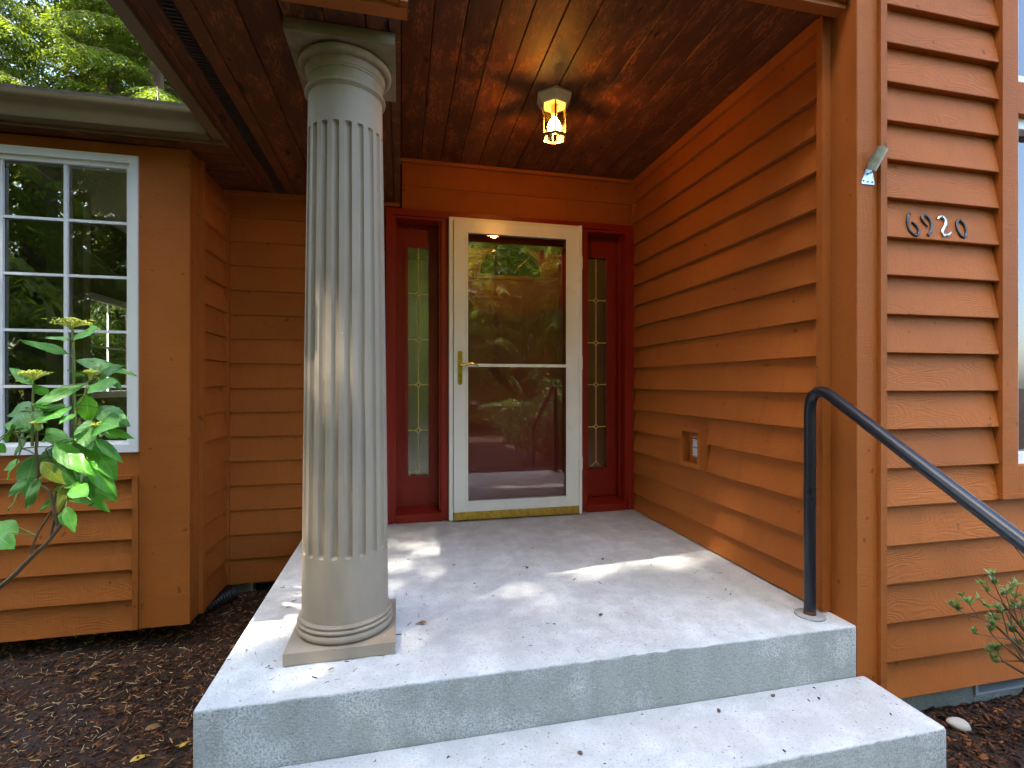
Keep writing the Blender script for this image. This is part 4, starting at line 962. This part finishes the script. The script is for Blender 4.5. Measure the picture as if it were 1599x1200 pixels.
# ------------------------------------------------------------------ litter: chips, needles, leaves
def chips(name, n, xr, yr, zf, smin, smax, label, cat, asp=(2, 6), keep=None, hue=None):
    box8 = np.array([(-1,-1,-1),(1,-1,-1),(1,1,-1),(-1,1,-1),(-.8,-.7,1),(.9,-.6,1),(.7,.8,1),(-.9,.6,1)])*.5
    fc = np.array([(0,3,2,1),(4,5,6,7),(0,1,5,4),(1,2,6,5),(2,3,7,6),(3,0,4,7)]); V = []; F = []; U = []; k = 0
    for i in range(n):
        x, y_ = rng.uniform(*xr), rng.uniform(*yr)
        if keep and not keep(x, y_): continue
        L = rng.uniform(smin, smax); wd = L/rng.uniform(*asp); th = min(wd, .006)*rng.uniform(.4, .9)
        a, t1, t2 = rng.uniform(0, 6.28), rng.normal(0, .25), rng.normal(0, .3)
        Rm = np.array(Matrix.Rotation(a, 3, 'Z') @ Matrix.Rotation(t1, 3, 'Y') @ Matrix.Rotation(t2, 3, 'X'))
        V.append((box8*np.array((L, wd, th))) @ Rm.T + np.array((x, y_, zf(x, y_)+abs(t1)*L*.4+th*.5))); F.append(fc+k); k += 8
        h = rng.random() if hue is None else hue(); U.append(np.tile((h, .5), (24, 1)))
    o = mobj(name, rawmesh(name, np.concatenate(V), np.concatenate(F), np.concatenate(U)), 'chip'); o['kind'] = 'stuff'; tag(o, label, cat); return o
def gz(x, y_):
    i = np.clip(np.searchsorted(gx, x)-1, 0, nx-2); j = np.clip(np.searchsorted(gy, y_)-1, 0, ny-2); return ZZ[j, i]
chips('bark_chips', 17000, (-2.6, -.58), (.75, 3.5), gz, .007, .024, 'dark bark mulch and needles on the ground beside the porch', 'mulch', (1.8, 5), hue=lambda: .12+.78*rng.random()**1.2)
chips('bark_chips', 6000, (1.742, 3.3), (.55, 1.61), gz, .009, .032, 'coarse bark mulch on the ground right of the step', 'mulch', (1.6, 4), hue=lambda: .05+.82*rng.random()**1.2)
chips('dry_needles', 5200, (-2.6, -.58), (.75, 3.5), lambda x, y_: gz(x, y_)+.005, .014, .034, 'dry tan conifer needles strewn over the dark mulch', 'needles', (9, 16), hue=lambda: rng.uniform(.80, 1))
chips('porch_litter', 620, (-.56, 1.66), (1.60, 3.30), lambda x, y_: .0005, .006, .022, 'tiny needles and specks scattered on the porch slab', 'litter', (5, 16), hue=lambda: rng.choice([.05, .3, .75, .9, .97]), keep=lambda x, y_: rng.random() < (.25+.75*(x < .1)) * (1.0 if y_ < 2.5 else .35))
chips('step_litter', 90, (-.5, 1.7), (1.29, 1.56), lambda x, y_: -.1915,   .003, .010, 'tiny needles and specks on the lower step', 'litter', (2, 9), hue=lambda: rng.choice([.05, .3, .8, .97]))
def fallen(px, py, pz, L, wf, mat, rz, label, droop=.25, roll=.1):
    o = mobj('fallen_leaf', leaf_mesh(wf, droop, .5, int(L*1e4)), mat, None, (px, py, pz), (roll, -.12, rz)); o.scale = (L,)*3; tag(o, label, 'leaf')
fallen(.10, 1.94, .006, .044, .42, 'deadleaf', 2.9, 'curled dry tan leaf on the slab right of the column')
fallen(-.225, 1.69, .005, .022, .40, 'deadleaf', .6, 'tiny reddish dry leaf in front of the column base')
fallen(-.954, 2.162, -.398, .055, .42, 'deadleaf', .4, 'curled brown leaf lying on the mulch left of the porch', .3, .4)
fallen(-.784, 2.03, -.398, .040, .40, 'yellowleaf', 1.0, 'small yellow leaf on the mulch, nearest the porch corner', .2, .2)
fallen(-.925, 1.99, -.398, .06, .35, 'yellowleaf', .5, 'longer yellow leaf on the mulch at the bottom edge of view', .2, .2)
cone = leaf_mesh
for i, (x, y_, z) in enumerate(((.78, 1.86, .001), (1.04, 2.45, .001), (.62, 2.42, .001), (1.30, 1.53, -.191), (1.06, 1.50, -.191), (.53, 1.42, -.191))):
    bm = bmesh.new(); bmesh.ops.create_icosphere(bm, subdivisions=2, radius=1)
    for v in bm.verts: v.co = Vector((v.co.x*.0085, v.co.y*.0055, v.co.z*.0045+.004))*(1+.15*math.sin(v.co.x*9+v.co.y*7))
    o = mobj('fir_bud', tomesh(bm, 'bud', smooth=True), 'stem', None, (x, y_, z), (0, 0, i*1.1)); tag(o, 'tiny brown cone bud lying on the ' + ('porch slab' if z > 0 else 'lower step'), 'bud', 'buds on the porch slab' if z > 0 else 'buds on the lower step')

# ------------------------------------------------------------------ trees
def frame_rot(d, n):
    y_ = np.cross(n, d); return np.stack([d, y_, n], 1)
def conifer(seed, H, Rad, zb, nbr, leafL=.15, dens=1.0):
    r = np.random.default_rng(seed); segs = []; LVs = []; bm = bmesh.new()
    tr = [(0.05*math.sin(z*.7+seed), .05*math.cos(z*.9+seed), z) for z in np.linspace(-.5, H, 14)]
    tube_into(bm, tr, [max(.02, (.21*H/14)*(1-i/13.5)) for i in range(14)], 12)
    C0, D0, N0, S0 = [], [], [], []
    for b in range(nbr):
        t = (b+r.random())/nbr; z = zb+(H-zb-.3)*t**1.05; L = Rad*((1-t)**.75)*r.uniform(.72, 1.12)+.35
        az_ = b*2.399+r.normal(0, .25); o = np.array((math.cos(az_), math.sin(az_), 0)); s_ = np.array((-o[1], o[0], 0)); rise, dr = r.uniform(.05, .25), r.uniform(.35, .6)
        P = lambda s: o*L*s + np.array((0, 0, z+L*(rise*s-dr*s*s)))
        tube_into(bm, [P(s) for s in (0, .25, .5, .75, .97)], [.012+.016*L/Rad, .014, .010, .007, .003], 5)
        nn = max(5, int(L*7.5*dens))
        for k in range(nn):
            s = .12+.88*(k+r.random()*.6)/nn; p = P(s); ax = P(min(1, s+.02))-P(s-.02); ax /= np.linalg.norm(ax)
            for sd_ in (-1, 1):
                tl = (.22+.42*(1-s))*min(1.0, L/1.6)*r.uniform(.7, 1.2)+.08
                td = ax*.65+s_*sd_*r.uniform(.6, 1.0)+np.array((0, 0, -r.uniform(.15, .75))); td /= np.linalg.norm(td)
                m = max(3, int(tl/.055)); q = np.linspace(.08, 1, m)
                base_ = p+td*tl*q[:, None]+np.array((0, 0, -1))*(.25*tl*q**2)[:, None]
                side_ = np.cross(td, (0, 0, 1.0)); side_ /= np.linalg.norm(side_)+1e-6
                for g_ in (-1, 1):
                    d = td*.7+side_*g_*.75+r.normal(0, .22, (m, 3))+np.array((0, 0, -.25)); d /= np.linalg.norm(d, axis=1)[:, None]
                    C0.append(base_); D0.append(d); S0.append(leafL*r.uniform(.6, 1.25, m)*(1.1-.45*q))
    C0 = np.concatenate(C0); D0 = np.concatenate(D0); S0 = np.concatenate(S0); n = len(C0)
    N = r.normal(0, .45, (n, 3))+np.array((0, 0, 1.0)); N -= D0*(N*D0).sum(1)[:, None]; N /= np.linalg.norm(N, axis=1)[:, None]; Y = np.cross(N, D0); w_ = S0*.17
    V = np.stack([C0, C0+D0*(S0*.45)[:, None]+Y*w_[:, None], C0+D0*S0[:, None]-N*(S0*.12)[:, None], C0+D0*(S0*.45)[:, None]-Y*w_[:, None]], 1).reshape(-1, 3)
    F = np.arange(n*4).reshape(n, 4)
    crown = rawmesh('conifer_crown', V, F); crown.materials.append(M['needle'])
    trunk = tomesh(bm, 'conifer_trunk', smooth=60); trunk.materials.append(M['bark'])
    print('conifer', seed, 'leaves', n)
    return trunk, crown
TA = conifer(1, 15, 3.3, 1.6, 150); TB = conifer(2, 17, 3.0, 3.0, 150); TC = conifer(3, 12, 3.0, .5, 120); TD = conifer(4, 16, 2.9, 5.0, 170, .19); TE = conifer(5, 15, 3.3, 1.6, 165, .095, 2.0); TE[1].materials[0] = M['needleback']
def tree(kind, x, y_, rz, s, label, group):
    t = thing('conifer_tree', label, 'tree', (x, y_, -.45), group); t.rotation_euler = (0, 0, rz); t.scale = (s, s, s)
    for nme, m in zip(('trunk', 'crown'), kind):
        o = bpy.data.objects.new(nme, m); C.objects.link(o); o.parent = t
BT = [(TE, -7.4, 9.6, .3, 1.0, 'sunlit drooping conifer just behind the left roof, nearest of those behind it'), (TE, -9.8, 12.5, 1.2, 1.05, 'sunlit conifer behind the left roof at the left edge of view'), (TE, -4.9, 11.6, 2.2, 1.1, 'sunlit conifer behind the roof just left of the porch eave'), (TE, -7.6, 15.5, 4.0, 1.15, 'tall conifer farther back behind the nearest roof-side trees'), (TE, -4.6, 16.5, .8, 1.1, 'tall conifer far behind the left roof toward the porch eave'), (TE, -12.5, 16.0, 5.0, 1.2, 'tall conifer far behind the left roof at the far left'), (TE, -10.2, 9.2, 2.0, .95, 'conifer behind the left roof beyond the left edge of view'), (TE, -6.2, 12.6, 3.3, 1.0, 'conifer filling the gap between the nearest trees behind the roof')]
for k, x, y_, rz, s, lb in BT: tree(k, x, y_, rz, s, lb, 'conifers behind the roof')
FT = [(TD, -5.9, -4.2, 1.53, 1.19), (TC, -8.0, -2.1, 6.14, 1.16), (TA, -6.4, -.6, 5.0, 1.09), (TB, -4.3, -5.6, 3.3, 1.0), (TC, -8.6, -8.4, 1.2, 1.3), (TA, -11.5, -6.2, 2.2, 1.2), (TC, -6.2, -9.4, 4.2, 1.25), (TD, -2.2, -4.8, 2.6, .9),
      (TC, .9, -8.2, .9, .66), (TA, 3.0, -9.0, 2.8, .62), (TC, 5.0, -8.4, 4.4, .7), (TB, -.6, -11.4, 1.1, .62), (TA, 7.4, -10.2, 3.9, .65), (TB, 2.0, -11.6, .2, .68), (TC, 4.4, -12.0, 2.0, .8),
      (TA, -13.0, 8.0, 3.0, 1.0), (TB, 6.4, -15.5, 2.2, .85), (TA, .4, -15.8, 3.2, .85), (TC, -4.2, -18.6, 1.0, 1.0), (TA, -8.2, -13.6, 1.0, .9)] + [((TA, TB, TC)[i % 3], -1.5+2.3*i+.5*math.sin(i*3.1), -17.5+1.2*math.sin(i*2.3)-(i % 2)*2.2, i*1.3, 1.05+.1*math.sin(i)) for i in range(8)]
for k, x, y_, rz, s in FT: tree(k, x, y_, rz, s, 'conifer in the front yard, seen only mirrored in the door and window glass', 'conifers in the front yard')

def shrub(x, y_, rad, h, seed):
    t = thing('garden_shrub', 'leafy shrub along the front walk, seen only mirrored in the door glass', 'shrub', (x, y_, -.43), 'shrubs along the front walk')
    r = np.random.default_rng(seed); n = 2600; bm = bmesh.new()
    u = r.normal(0, 1, (n, 3)); u /= np.linalg.norm(u, axis=1)[:, None]; rr = r.random(n)**.45
    c = u*rr[:, None]*np.array((rad, rad, h*.5)) + np.array((0, 0, h*.55)); c += .12*np.sin(c*7+seed)
    for k in range(14):
        e = c[k*9]; tube_into(bm, [(0, 0, -.1), e*np.array((.3, .3, .5)), e], [.014, .01, .004], 5)
    D = r.normal(0, 1, (n, 3)); D /= np.linalg.norm(D, axis=1)[:, None]; N = r.normal(0, .5, (n, 3))+np.array((0, 0, 1)); N -= D*(N*D).sum(1)[:, None]; N /= np.linalg.norm(N, axis=1)[:, None]; Y = np.cross(N, D); S = r.uniform(.05, .10, n)[:, None]
    V = np.stack([c, c+D*S*.5+Y*S*.22, c+D*S-N*S*.1, c+D*S*.5-Y*S*.22], 1).reshape(-1, 3)
    m = rawmesh('shrub', V, np.arange(n*4).reshape(n, 4)); mobj('foliage', m, 'shrubleaf', t, (x, y_, -.43)); mobj('stems', tomesh(bm, 'stems', smooth=60), 'bark', t, (x, y_, -.43))
for i, (x, y_, rd, h) in enumerate(((2.5, -1.6, .55, 1.0), (3.3, -2.9, .7, 1.3), (2.5, -4.6, .6, 1.1), (-1.4, -2.6, .55, .9), (3.9, -5.9, .8, 1.4), (-1.6, -5.0, .7, 1.2), (4.6, -.8, .7, 1.1))): shrub(x, y_, rd, h, i+20)
